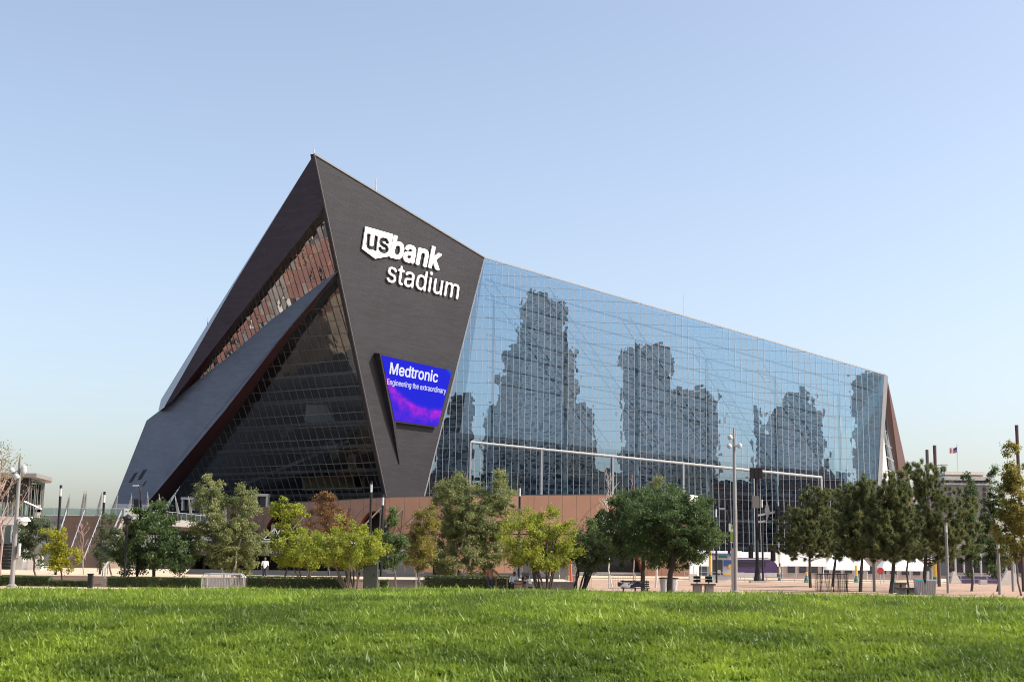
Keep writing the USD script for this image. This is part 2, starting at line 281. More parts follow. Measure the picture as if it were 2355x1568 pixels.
st.part('roof_coping', edge_bar(Q, RTOP, .2, V(0, 0, 1)), M['coping'])
# left wall: upper dark face, recessed glass, canopy wedge, red fascia
REC = 3.0; W0 = PB - WN * REC
wp = lambda x, y, off=0.: onp(x, y, PB + WN * off, WN)
A = [P, wp(745.5, 476), wp(397, 921), wp(378, 935), wp(540, 651)]
st.part('upper_wall', MB().poly(A, .4, WN), M['soffit_clad'])
ga = [onp(*q, W0, WN) for q in ((747, 478), (646, 604), (581, 694), (522, 775), (447, 881), (400, 921))]
aa = [wp(*q) for q in ((745.5, 476), (642, 607), (571, 697), (508, 775), (428, 881), (397, 921))]
sf = MB()
for k in range(5): sf.poly([aa[k] - WN * .4, ga[k], ga[k + 1], aa[k + 1] - WN * .4])
st.part('soffit', sf, M['red_fascia'])
wu = lambda p: ((p - W0) @ WH, (p - W0) @ WV)
WR = V(3.2, 0, -1.)                                                       # glass runs on behind the panel
g1 = [ga[0] + WH * .0] + ga[1:5] + [onp(*q, W0, WN) for q in ((531, 818), (624.4, 738), (708.4, 676), (778.5, 623), (790, 640), (764, 480))]
g1 = Polygon([wu(p) for p in g1]).buffer(0)
g2c = [onp(*q, W0, WN) for q in ((780, 629), (677, 762.7), (546.6, 945.7), (395.5, 1142), (350, 1195), (898, 1195), (905, 1143))]
g2 = Polygon([wu(p) for p in g2c]).buffer(0)
wstep = 4.9 / WV[2]
zw = [(z - W0[2]) / WV[2] for z in np.arange(2.5, 70, 2.45)]
facade(W0, WH, WV, WN, g2, 1.95, zw, 'dark_glass_pane', M['dark_facade_glass'], M['mullion_dark'], M['mullion_dark'], 150, .004, md=(.06, .14), td=(.09, .1))
facade(W0, WH, WV, WN, g1, 1.30, zw, 'dark_glass_pane', M['upper_dark_glass'], M['mullion_dark'], M['mullion_dark'], 90, .022, md=(.05, .12), td=(.03, .08))
K, T_, B_ = wp(779.3, 621, .4), wp(337, 966.7, -2.), wp(351, 1142, 8.)
CN = nrm(np.cross(T_ - K, B_ - K)); CN *= -np.sign(CN[1])
cpx = lambda x, y: onp(x, y, K, CN)
ctop = [K, cpx(708.4, 672.4), cpx(624.4, 734.7), cpx(531, 815.6), cpx(447, 881), cpx(397, 921), cpx(337, 966.7)]
cl_, cr_ = cpx(272, 1130), cpx(351, 1141.8)
cbl, cbr = gline(ctop[-1], cl_, 0.05), gline(cpx(488, 972.5), cr_, 0.05)
cedge = [K, cpx(677.3, 737.8), cpx(515.4, 945.7), cr_, cbr]
wm = MB().poly([cbl, ctop[-1]] + ctop[-2::-1] + [cpx(677.3, 737.8), cpx(515.4, 945.7), cr_, cbr])
st.part('canopy_wedge', wm, M['wedge_clad'])
dm = MB(); din = [onp(*q, W0, WN) for q in ((780, 630.4), (677, 762.7), (546.6, 945.7), (395.5, 1141.8))]; din.append(gline(din[2], din[3], .05))
for k in range(4): dm.poly([cedge[k], din[k], din[k + 1], cedge[k + 1]])
st.part('red_fascia', dm, M['red_fascia'])
for (xa, ya, xb, yb, w) in ((308, 1110, 317, 1088, 8), (328, 1104, 337, 1081, 9), (339, 1118, 342, 1107, 4)):   # louvres on the wedge
    pa, pb = cpx(xa - 8, ya), cpx(xb, yb)
    st.part('louvre', MB().poly([cpx(xa - 12, ya) + CN * .06, cpx(xa - 12 + w, ya - 3) + CN * .06, cpx(xb - 8 + w, yb - 3) + CN * .06, cpx(xb - 8, yb) + CN * .06], .05, CN), M['black_metal'])
# roof: light strip along the left edge, then the big planes behind
s1, s2, s3 = at(478, 744, 318), at(370, 919, 330), at(364, 945, 331)
st.part('roof_edge', MB().poly([P, A[4], s1]).poly([A[4], A[3], s2, s1]).poly([A[3], wp(366, 944), s3, s2]), M['strip_clad'])
BK1, BK2 = V(60, 415, 30), V(-60, 400, 34)
st.part('dark_roof', MB().poly([P + V(0, .5, -.6), Q + V(0, .6, -.6), BK2 + V(45, 15, 6)]).poly([P + V(0, .5, -.6), BK2 + V(45, 15, 6), BK2]).poly([P + V(0, .5, -.6), BK2, s2, s1]), M['strip_clad'])
M['etfe'] = usdkit.material(stage, '/World/Looks/etfe', {"d": ("diffuse_bsdf", {"color": (.5, .53, .56)}), "t": ("translucent_bsdf", {"color": (.34, .38, .42)}), "m": ("mix_closure", {"fac": .5})}, [("d.BSDF", "m.closure1"), ("t.BSDF", "m.closure2")], surface="m.closure")
st.part('clear_roof', MB().poly([Q + V(0, .6, -.6), RTOP + V(0, .6, -.6), BK1 + V(30, 0, 0), BK2 + V(45, 15, 6)]), M['etfe'])
# right-hand end: pale fin, sunlit glass strip, lattice glazing, brown metal side
RN = nrm(V(.93, -.37, 0))
fin = [(2032, 860), (2041, 866), (2036, 943), (2031, 1005), (2027.5, 1098), (2023, 1200), (2011, 1200), (2016.5, 1124)]
st.part('corner_fin', MB().poly([at(x, y, 314.2) for x, y in fin], .6), M['grey_metal'])
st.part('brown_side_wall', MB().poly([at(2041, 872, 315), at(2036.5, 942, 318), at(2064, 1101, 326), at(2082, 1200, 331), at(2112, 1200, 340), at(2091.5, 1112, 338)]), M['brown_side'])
st.part('side_strip', MB().poly([at(2032, 1000, 315), at(2028, 1098, 315), at(2023, 1200, 315), at(2055, 1200, 320), at(2040.5, 1098, 319)]), M['coping'])
st.part('side_glazing', MB().poly([at(2036.8, 942, 317.5), at(2032.2, 1003, 316), at(2040.5, 1098, 319.2), at(2055, 1200, 320.2), at(2082, 1200, 330.8), at(2064, 1101, 325.8)]), M['dark_glass'])
for y in (990, 1022, 1052, 1082, 1110): 
    xa = 2033 + max(0, (y - 1003) * .082); xb = 2036.8 + (y - 942) * .172
    st.part('side_transom', MB().bar(at(xa, y - 3, 316), at(xb, y + 8, 321), .07, n=4), M['grey_metal'])
for k in range(4):
    f = (k + .5) / 4
    st.part('side_mullion', MB().bar(at(2034 + f * 2, 985 + f * 3, 316), at(2057 + f * 20, 1200, 320 + 9 * f), .05, n=4), M['grey_metal'])
# pivoting door frame on the glass wall
gpx = lambda x, y, off=0.: onp(x, y, G0 + GN * off, GN)
dl, dr = gpx(1083, 1016, .7), gpx(1890, 1097, .7)
st.part('door_beam', MB().bar(dl, dr, .24, n=8), M['coping'], smooth=40)
for x in (1083, 1246, 1410, 1572, 1735, 1889.5):
    y = 1016 + (x - 1083) * 81 / 807; p = gpx(x, y, .7)
    st.part('door_post', MB().box(V(p[0], p[1], p[2] / 2), (.36, .4, p[2])), M['coping'])
# inside: floor, seating, balconies, trusses, columns
st.part('inner_floor', sheet(-70, 96, 322, 420, .3), M['interior_grey'])
bowl = MB()
for k in range(16): bowl.box((30, 345 + k * 4, 4 + k * 1.5), (130, 4, 1.4)).box((30, 343.2 + k * 4, 3 + k * 1.5), (130, .4, 3.))
st.part('seating', bowl, M['seat_purple'], kind='stuff')
st.part('back_wall', MB().box((15, 416, 20.5), (160, 1, 41)), M['interior_grey']); st.part('end_wall', MB().poly([(84, 318, 0), (84, 318, 41), (96, 412, 30), (96, 412, 0)]), M['etfe'])
for z in (6.5, 12.5, 18.5):
    p, q = V(-14, 306, z), V(76, 321.5, z); st.part('gallery', MB().poly([p, q, q + V(0, 12, 0), p + V(0, 12, 0)], .7, V(0, 0, 1)), M['interior_grey'])
for x in (-4, 12, 28, 44, 60, 75): st.part('inner_column', MB().bar((x, 309 + x * .173, 0), (x, 309 + x * .173, 60 - .23 * (x + 6)), .4, n=8), M['truss'])
def truss(p, q, dep, bays, r):
    m = MB(); d = nrm(q - p); up = nrm(np.cross(np.cross(d, V(0, 0, 1)), d)) * dep
    m.bar(p, q, r, n=5).bar(p + up, q + up, r, n=5)
    for k in range(bays):
        a, b = p + (q - p) * k / bays, p + (q - p) * (k + 1) / bays; m.bar(a, b + up, r * .6, n=4).bar(b, b + up, r * .6, n=4)
    return m
for a, b in (((1109, 650), (1390, 1040)), ((1245, 672), (1500, 1030)), ((1429, 735), (1640, 1060)), ((1586, 797), (1760, 1075)), ((1740, 850), (1900, 1080))):
    st.part('diagonal_truss', truss(gpx(*a, -2.6), gpx(*b, -2.6), 2.0, 14, .13), M['truss'])
for k in range(7):
    p = Q + V(0, 6 + k * 9, -3.5 - k * 2.6); q = RTOP + V(0, 6 + k * 9, -3.2 - k * 1.3)
    st.part('roof_purlin', MB().bar(p, q, .22, n=5), M['truss'])
def shape_of(text, bold=0.):
    "outline of lettering as shapely polygons, capitals 1 high"
    tm = meshkit.text_mesh(text, 1.0, .1, False); tri = tm.triangles[tm.face_normals[:, 2] > .9][:, :, :2]
    g = unary_union([Polygon(q).buffer(.0015) for q in tri if Polygon(q).area > 1e-9])
    return g.buffer(bold, join_style=1) if bold else g
def ring_fix(g): return [p for p in getattr(g, 'geoms', [g]) if p.geom_type == 'Polygon' and p.area > 1e-5]
def lettering(g, src, dst, N, depth):
    "extrudes shapely g and maps src points (3, 2d) to dst points (3, 3d) affinely; N is the outward direction"
    A2 = np.array([src[1] - src[0], src[2] - src[0]]).T; inv = np.linalg.inv(A2); m = MB(); E2 = np.stack([dst[1] - dst[0], dst[2] - dst[0]], 1)
    for p in ring_fix(g.simplify(.006)):
        t3 = trimesh.creation.extrude_polygon(p, 1.0, engine='earcut'); v = np.array(t3.vertices)
        uv = (v[:, :2] - src[0]) @ inv.T
        m.add(dst[0] + uv @ E2.T + np.outer(v[:, 2] * depth, N), t3.faces)
    return m
def fit(g, o, e, top, N, depth):
    "text: o = baseline start, e = baseline end, top = point above o at the text's full height"
    x0, y0, x1, y1 = g.bounds
    return lettering(g, [V(x0, 0), V(x1, 0), V(x0, y1)], [o, e, top], N, depth)
pp = lambda x, y, off=.12: onp(x, y, BR + PN * off, PN)
# the bank's shield with "us" cut out
us = shape_of('us', .055); bx = us.bounds
STL, STR, SBL, STIP, SBR = (838.7, 520.8), (901.6, 538.7), (831.1, 572.3), (860.9, 595), (893.7, 589.3)
o, e, tt = pp(*SBL), pp(*SBR), pp(*STL)
EU = nrm(pp(*STR) - pp(*STL)); 
def uvw(p): d = p - pp(*STL); return V(d @ PH, d @ PV)
shield = Polygon([uvw(pp(*q)) for q in (STL, STR, SBR, STIP, SBL)])
# "us" letters: bounding parallelogram measured on the panel
ua, ub, uc = uvw(pp(838.6, 572.4)), uvw(pp(891, 585.6)), uvw(pp(842.4, 536.2))
A2 = np.stack([ub - ua, uc - ua], 1)
def warp(g, f): return shapely.transform(g, f)
x0, y0, x1, y1 = bx
usw = warp(us, lambda c: ua + np.stack([(c[:, 0] - x0) / (x1 - x0), (c[:, 1] - y0) / (y1 - y0)], 1) @ A2.T)
shp = shield.difference(usw)
st.part('shield_logo', lettering(shp, [V(0, 0), V(1, 0), V(0, 1)], [pp(*STL), pp(*STL) + PH, pp(*STL) + PV], PN, .26), M['white_paint'])
for word, o, e, tp, bold, n in (('bank', (895, 589), (1008.6, 620), (904.5, 539.5), .045, 4), ('stadium', (887.4, 646), (1051, 687.6), (894.3, 599), -.004, 7)):
    full = shape_of(word, bold); X0, _, X1, Y1 = full.bounds
    pieces = sorted(ring_fix(full), key=lambda p: p.bounds[0])
    groups = []
    for p in pieces:                                                     # the dot joins its i
        if groups and p.bounds[2] <= groups[-1].bounds[2] + .02 and p.bounds[0] >= groups[-1].bounds[0] - .02: groups[-1] = unary_union([groups[-1], p])
        else: groups.append(p)
    for g in groups:
        st.part('letter', lettering(g, [V(X0, 0), V(X1, 0), V(X0, Y1)], [pp(*o), pp(*e), pp(*tp)], PN, .26), M['white_paint'])
# video screen in its wedge-shaped box with the long thin tail
fr = [(873, 812.5), (1044.5, 848.5), (1008, 983.6), (903.5, 969.7)]
dps = (1.5, 1.5, .9, .9)
fo = [onp(*q, BR + PN * d, PN) for q, d in zip(fr, dps)]; bk = [p - PN * d for p, d in zip(fo, dps)]
bmesh = MB().add(fo + bk, [[0, 3, 2, 1], [0, 1, 5, 4], [1, 2, 6, 5], [2, 3, 7, 6], [3, 0, 4, 7]])
st.part('screen_box', bmesh, M['panel_clad'])
tl, tr_, bt = onp(903.5, 969.7, BR + PN * .9, PN), onp(910, 971, BR + PN * .9, PN), onp(918.5, 1066.5, BR + PN * .15, PN)
st.part('screen_box_tail', MB().add([tl, tr_, bt + PH * .3, bt, tl - PN * .9, bt - PN * .15], [[0, 3, 2], [0, 2, 1], [0, 4, 5], [0, 5, 3]]), M['panel_clad'])
sc = [(877.5, 817), (1040, 852.5), (1006.5, 980.5), (908, 967)]
FN = nrm(np.cross(fo[1] - fo[0], fo[3] - fo[0])); FN *= -np.sign(FN[1])
so = [onp(*q, fo[0] + FN * .06, FN) for q in sc]
SX = nrm(so[1] - so[0]); SY = nrm(np.cross(FN, SX)); SY *= np.sign(SY[2]); SO = so[3]
wid = (so[1] - so[3]) @ SX
def screen_mat():
    "a lit picture: deep blue with a magenta wave of dots low down and a cyan glow in the top right corner"
    def ax(v, sc): return tuple(np.array(v) * sc)
    W_, H_ = float((so[1] - so[0]) @ SX), float((so[0] - so[3]) @ SY)
    n = {"g": ("geometry", {}), "o": ("vector_math", {"math_type": "subtract", "vector2": tuple(SO)}),
         "u": ("vector_math", {"math_type": "dot_product", "vector2": ax(SX, 1 / W_)}), "v": ("vector_math", {"math_type": "dot_product", "vector2": ax(SY, 1 / H_)}),
         "du": ("math", {"math_type": "subtract", "value2": .42}), "du2": ("math", {"math_type": "multiply"}), "cu": ("math", {"math_type": "multiply_add", "value2": .95, "value3": .25}),
         "dv": ("math", {"math_type": "subtract"}), "up": ("map_range", {"from_min": 0., "from_max": .14, "to_min": 1., "to_max": 0., "clamp": True}), "dn": ("map_range", {"from_min": -.20, "from_max": 0.0, "to_min": 0.12, "to_max": .8, "clamp": True}), "lt": ("math", {"math_type": "less_than", "value2": .0}),
         "ns": ("noise_texture", {"scale": .55, "detail": 7, "roughness": .75}), "nm": ("map_range", {"from_min": .38, "from_max": .62, "to_min": .12, "to_max": 1.15, "clamp": True}),
         "upq": ("math", {"math_type": "power", "value2": 5.}), "sel": ("mix_float", {}), "mm": ("math", {"math_type": "multiply"}),
         "c1": ("mix_color", {"a": (.025, .03, .80), "b": (.72, .03, .80)}),
         "cy": ("math", {"math_type": "add"}), "cm": ("map_range", {"from_min": 1.55, "from_max": 1.9, "to_min": 0., "to_max": 1., "clamp": True}), "c2": ("mix_color", {"b": (.01, .42, .75)}),
         "e": ("emission", {"strength": .55})}
    l = [("g.position", "o.vector1"), ("o.vector", "u.vector1"), ("o.vector", "v.vector1"), ("u.value", "du.value1"), ("du.value", "du2.value1"), ("du.value", "du2.value2"), ("du2.value", "cu.value1"),
         ("v.value", "dv.value1"), ("cu.value", "dv.value2"), ("dv.value", "up.value"), ("dv.value", "dn.value"), ("dv.value", "lt.value1"), ("up.result", "upq.value1"), ("lt.value", "sel.fac"), ("upq.value", "sel.a"), ("dn.result", "sel.b"),
         ("g.position", "ns.vector"), ("ns.fac", "nm.value"), ("sel.result", "mm.value1"), ("nm.result", "mm.value2"), ("mm.value", "c1.fac"),
         ("u.value", "cy.value1"), ("v.value", "cy.value2"), ("cy.value", "cm.value"), ("c1.result", "c2.a"), ("cm.result", "c2.fac"), ("c2.result", "e.color")]
    M['screen'] = usdkit.material(stage, '/World/Looks/screen', n, l, surface="e.emission")
screen_mat()
M['screen_text'] = usdkit.material(stage, '/World/Looks/screen_text', {"e": ("emission", {"color": (.86, .88, 1.), "strength": .6})}, surface="e.emission")
scp = st.part('screen', MB().poly(so[::-1]), M['screen'])
sp = lambda x, y: onp(x, y, fo[0] + FN * .09, FN)
st.part('screen_lettering', fit(shape_of('Medtronic', .028), sp(895.5, 858.5), sp(1006, 879), sp(898.5, 832), FN, .02), M['screen_text'], parent=scp)
st.part('screen_lettering', fit(shape_of('Engineering the extraordinary', 0.), sp(890.5, 883), sp(1025, 905), sp(891.5, 870), FN, .02), M['screen_text'], parent=scp)
# sign inside the hall
p = at(1508, 1110, 345); st.part('inner_sign', MB().box(p, (11, .3, 2.6)), M['seat_purple']); q = p + V(-4.3, -.2, -.75)
st.part('inner_sign_lettering', fit(shape_of('POLARIS', .03), q, q + V(8.6, 0, 0), q + V(0, 0, 1.5), V(0, -1, 0), .04), M['letter_dim'])
# behind the dark glass: floors, tan walls, a white sheet and columns
for z in (16.5, 21.4, 26.3, 31.2, 36.1, 41.0):
    a = PB + WH * -2 + V(0, 0, 0); a = V(a[0], a[1], z) - WN * 0 + V(0, 9 + (z - 15) * -.45, 0); L = 58 - (z - 16) * 1.1
    st.part('inner_slab', MB().poly([a, a - WH * L, a - WH * L + V(0, 14, 0), a + V(0, 14, 0)], .6, V(0, 0, 1)), M['interior_grey'])
for (x0, x1, y0, y1) in ((695, 832, 1095, 1128), (800, 818, 1045, 1080), (815, 838, 1075, 1122)): st.part('inner_wall', MB().poly([at(x0, y0, 312), at(x0, y1, 312), at(x1, y1, 312), at(x1, y0, 312)], .3), M['interior_tan'])
st.part('inner_screen', MB().poly([at(705, 930, 305), at(700, 965, 306), at(722, 985, 306), at(768, 970, 306), at(748, 925, 305)], .2), M['roof_white'])
st.part('inner_back', MB().poly([at(380, 1180, 345), at(900, 1180, 325), at(880, 600, 325), at(700, 600, 330)]), M['interior_dark'])
st.part('inner_stair_rail', MB().bar(at(540, 1120, 318), at(800, 1012, 306), .12, n=4).bar(at(540, 1124, 318), at(800, 1016, 306), .12, n=4), M['grey_metal'])
# vents, masts
for (x, yt, yb, Y, r) in ((722.5, 342, 357, 256, .14), (865, 411, 440, 270, .12), (1572, 673, 724, 308, .06), (477, 730, 746, 316, .1)):
    st.part('roof_mast', MB().bar(at(x, yb + 2, Y), at(x, yt, Y), r, r * .6, n=6), M['grey_metal'])
# brown base wall with arches, its sunlit end, and the props above the entrance canopy
bw = [(1585, 1137, 284), (1400, 1137.5, 283), (1195, 1139, 280), (1040, 1141, 277), (888, 1144, 276), (780, 1150.5, 280), (700, 1155, 287), (640, 1158.5, 294), (585, 1161.5, 302), (520, 1163.5, 312)]
tops = [at(*q) for q in bw]; tops = tops[::-1]
Lx = np.concatenate([[0], np.cumsum([np.linalg.norm((tops[i + 1] - tops[i])[:2]) for i in range(len(tops) - 1)])]); TP = np.array(tops)
wallp = lambda s: np.array([np.interp(s, Lx, TP[:, k]) for k in range(3)])
ss = np.linspace(0, Lx[-1], 161)
sx = lambda x: float(np.interp(x, [CX + F * ((p - EYE) @ RT) / ((p - EYE) @ FW) for p in TP], Lx))
arches = [(sx(588), sx(715), 1186), (sx(800), sx(925), 1178), (sx(1318), sx(1480), 1166)]
def under(s):
    z = 0.
    for a, b, yt in arches:
        if a < s < b:
            f = (s - a) / (b - a); c = wallp((a + b) / 2); zt = at(1177, yt, c[1])[2]
            z = max(z, zt * (1 - abs(2 * f - 1) ** 2.2))
    return z
om = MB()
st.part('base_wall', MB().tube([p + V(0, .7, -p[2] + .4) for p in tops], .4, 4), M['concrete_dark'])
for j in range(40):                                                      # each cladding panel of the wall is a part
    bm = MB()
    for i in range(4 * j, 4 * j + 4):
        s0, s1_ = ss[i], ss[i + 1]
        if i == 4 * j: s0 += .05
        p, q = wallp(s0), wallp(s1_); za, zb = under(ss[i]), under(s1_)
        za, zb = min(za, p[2] - .4), min(zb, q[2] - .4)
        pa, qa = V(p[0], p[1], za), V(q[0], q[1], zb); off = V(0, 6.0, 0); back = V(0, .35, 0)
        for t0, t1 in ((0, .485), (.5, 1.)):                             # two courses with a recessed joint
            a0, b0_, c0_, d0 = p + (pa - p) * t0, q + (qa - q) * t0, q + (qa - q) * t1, p + (pa - p) * t1
            bm.poly([a0, b0_, c0_, d0])
            if i == 4 * j: bm.poly([a0, a0 + back, d0 + back, d0])
            if i == 4 * j + 3: bm.poly([b0_, b0_ + back, c0_ + back, c0_])
            bm.poly([d0, c0_, c0_ + back, d0 + back])
        bm.poly([p, p + V(0, 1.2, 0), q + V(0, 1.2, 0), q]).poly([p + back, q + back, qa + back, pa + back])
        if za > .02 or zb > .02: om.poly([pa, qa, qa + off, pa + off])
    st.part('wall_panel', bm, M['brown_panel'])
st.part('arch_soffit', om, M['orange_panel'])
c = tops[-1]; st.part('base_wall_end', MB().poly([c, V(c[0], c[1], 0), V(c[0] + 2.3, c[1] + 4, 0), V(c[0] + 2.3, c[1] + 4, c[2])]), M['concrete_light'])  # end of the brown wall, coloured paler to carry the sunlight on it
st.part('wall_coping', MB().tube([p + V(0, .1, .05) for p in tops], .14, 4), M['dark_bronze'])
bg = MB()
for i in range(0, 160, 4): p, q = wallp(ss[i]), wallp(ss[i + 4]); bg.poly([V(p[0], p[1] + 5.8, 0), V(q[0], q[1] + 5.8, 0), V(q[0], q[1] + 5.8, q[2] - 1), V(p[0], p[1] + 5.8, p[2] - 1)])
st.part('arch_glazing', bg, M['dark_glass'])
for x, y in ((714, 1174), (803, 1170), (877, 1168), (927, 1170), (977, 1166)):
    p = wallp(sx(x)); top = V(p[0], p[1] - .3, at(x, y, p[1])[2]); out = at(x - 42, y + 42, p[1] - 9)
    st.part('wall_prop', MB().bar(top, out, .16, n=6).bar(top, V(top[0] - .2, top[1] - .1, top[2] - 5), .13, n=6), M['dark_bronze'])

# ---------------------------------------------------------------- trees
def leaves(c, size, asp, r, droop=.0, upb=.35):
    n = len(c); nn = r.normal(size=(n, 3)); nn[:, 2] += upb; nn /= np.linalg.norm(nn, axis=1)[:, None]
    a = np.cross(nn, r.normal(size=(n, 3))); a /= np.linalg.norm(a, axis=1)[:, None]; b = np.cross(nn, a)
    L = (size * r.uniform(.65, 1.3, n))[:, None]; Wd = L * asp
    v = np.stack([c - a * L * .5, c + b * Wd * .5 - a * L * .05, c + a * L * .5 + nn * L * -.12, c - b * Wd * .5 - a * L * .05], 1).reshape(-1, 3)
    k = np.arange(n)[:, None] * 4
    return v, np.vstack([k + [0, 1, 2], k + [0, 2, 3]])
def crown_pts(cen, rad, n, r, clumps, cr, lobes=None, seed=0, hollow=.45, flat=0.):
    "clump centres in an uneven ellipsoid crown, then leaves round each"
    L = lobes or [(V(0, 0, 0), V(1, 1, 1))]
    per = []; wts = np.array([l[1].prod() for l in L]) ** .75; wts /= wts.sum()
    for (lc, lr), w in zip(L, wts):
        m = max(4, int(clumps * w)); d = r.normal(size=(m, 3)); d /= np.linalg.norm(d, axis=1)[:, None]
        rr = (hollow + (1 - hollow) * r.random(m) ** .6)[:, None]
        rr = rr * (.72 + .5 * meshkit.noise(d * 2.1 + seed, seed)[:, None])
        d[:, 2] = np.where(d[:, 2] < 0, d[:, 2] * (1 - flat), d[:, 2])
        per.append(cen + (lc + d * rr * lr) * rad)
    C = np.vstack(per); k = r.integers(0, len(C), n)
    sc = cr * r.uniform(.6, 1.35, len(C))
    g = r.normal(size=(n, 3)); g *= (np.abs(r.normal(size=(n, 1))) ** .5) * .62 / np.maximum(np.linalg.norm(g, axis=1)[:, None], 1e-6)
    g[:, 2] *= .75
    return C[k] + g * sc[k][:, None] * 1.15, C
def fit_box(pts, C, cen, rad):
    "stretches the crown so that its leaves just fill the measured width and height"
    for k in (0, 2):
        a, b = np.percentile(pts[:, k], [.6, 99.4]); sc = 2 * rad[k] / (b - a); pts[:, k] = cen[k] + (pts[:, k] - (a + b) / 2) * sc; C[:, k] = cen[k] + (C[:, k] - (a + b) / 2) * sc
    return pts, C
def limb(m, p, q, r0, r1, r, k=3, wig=.06):
    pts = [p + (q - p) * t + r.normal(size=3) * wig * np.linalg.norm(q - p) * (0 < t < 1) for t in np.linspace(0, 1, k + 1)]
    m.tube(pts, list(np.linspace(r0, r1, k + 1)), 6)
    return pts
_seed = [100]
def tree(name, label, xb, D, bx, leaf, n=13000, size=.15, clumps=110, cr=.5, bark='bark', tr=.11, stems=1, z0=0., asp=.62, lobes=None, flat=0., hollow=.3, yb=None, cat='tree', nl=14, up=.35):
    _seed[0] += 1; r = np.random.default_rng(_seed[0])
    x0, x1, y0, y1 = bx; cx, cy = (x0 + x1) / 2, (y0 + y1) / 2
    cen = at(cx, cy, D); rad = V((x1 - x0) / 2 * D / F, 0, (y1 - y0) / 2 * D / F); rad[1] = rad[0] * .9
    bp = at(xb, yb or 1330, D); base = V(bp[0], D, z0)
    T = Thing(name, label, cat, base)
    pts, C = crown_pts(cen, rad * 1.12, int(n * 1.35), r, clumps, cr, lobes, _seed[0], hollow, flat)
    pts, C = fit_box(pts, C, cen, rad)
    v, f = leaves(pts, size, asp, r, upb=up)
    m = MB()
    for s in range(stems):
        ang = s * 2.4 + r.random(); spread = 0 if stems == 1 else .12 + .02 * stems
        b0 = base + V(math.cos(ang), math.sin(ang), 0) * (0 if stems == 1 else .10 * math.sqrt(stems)) + V(0, 0, -.05)
        fork = cen + V(0, 0, -rad[2] * (.62 if stems == 1 else .3)) + (V(math.cos(ang) * rad[0] * .45, math.sin(ang) * rad[1] * .45, r.uniform(-.1, .4) * rad[2]) if stems > 1 else 0)
        fork[2] = max(fork[2], base[2] + .5)
        R0 = tr / (1 if stems == 1 else stems ** .5)
        limb(m, b0, fork, R0, R0 * .72, r, 4, .03)
        if stems == 1: limb(m, fork, cen + V(0, 0, rad[2] * .7), R0 * .7, R0 * .15, r, 5, .03)
        for k in r.choice(len(C), max(3, nl // stems), replace=False):
            st_ = fork + (cen + V(0, 0, rad[2] * .5) - fork) * r.random() * .6 if stems == 1 else fork
            p = limb(m, st_, C[k], R0 * .42, R0 * .08, r, 3, .07)
    T.part('trunk', m, M[bark]); T.part('crown', MB().add(v, f), M[leaf]); return T
def bare_tree(name, label, xb, D, top, spread, mat_, yb=1330, z0=0., n=26, r0=.07, leaf=None, cat='bare tree'):
    _seed[0] += 1; r = np.random.default_rng(_seed[0])
    bp = at(xb, yb, D); base = V(bp[0], D, z0); tp = at(top[0], top[1], D)
    T = Thing(name, label, cat, base); m = MB(); trunk = limb(m, base, tp, r0, .012, r, 7, .012); tips = []
    for k in range(n):
        f = r.uniform(.3, .95); s = base + (tp - base) * f; a = r.uniform(0, 6.28); L = spread * (1.15 - f) * r.uniform(.6, 1.2)
        e = s + V(math.cos(a) * L * .6, math.sin(a) * L * .6, L * .9); pts = limb(m, s, e, r0 * .35, .008, r, 3, .06)
        for j in range(4):
            ss_ = pts[1] + (pts[3] - pts[1]) * r.random(); a = r.uniform(0, 6.28); e2 = ss_ + V(math.cos(a) * .4, math.sin(a) * .4, .5) * L * .4; limb(m, ss_, e2, .012, .005, r, 2, .08); tips.append(e2)
    T.part('trunk', m, M[mat_])
    if leaf:
        k = r.integers(0, len(tips), leaf[1]); c = np.array(tips)[k] + r.normal(size=(leaf[1], 3)) * leaf[2]
        T.part('crown', MB().add(*leaves(c, .13, .6, r)), M[leaf[0]])
    return T
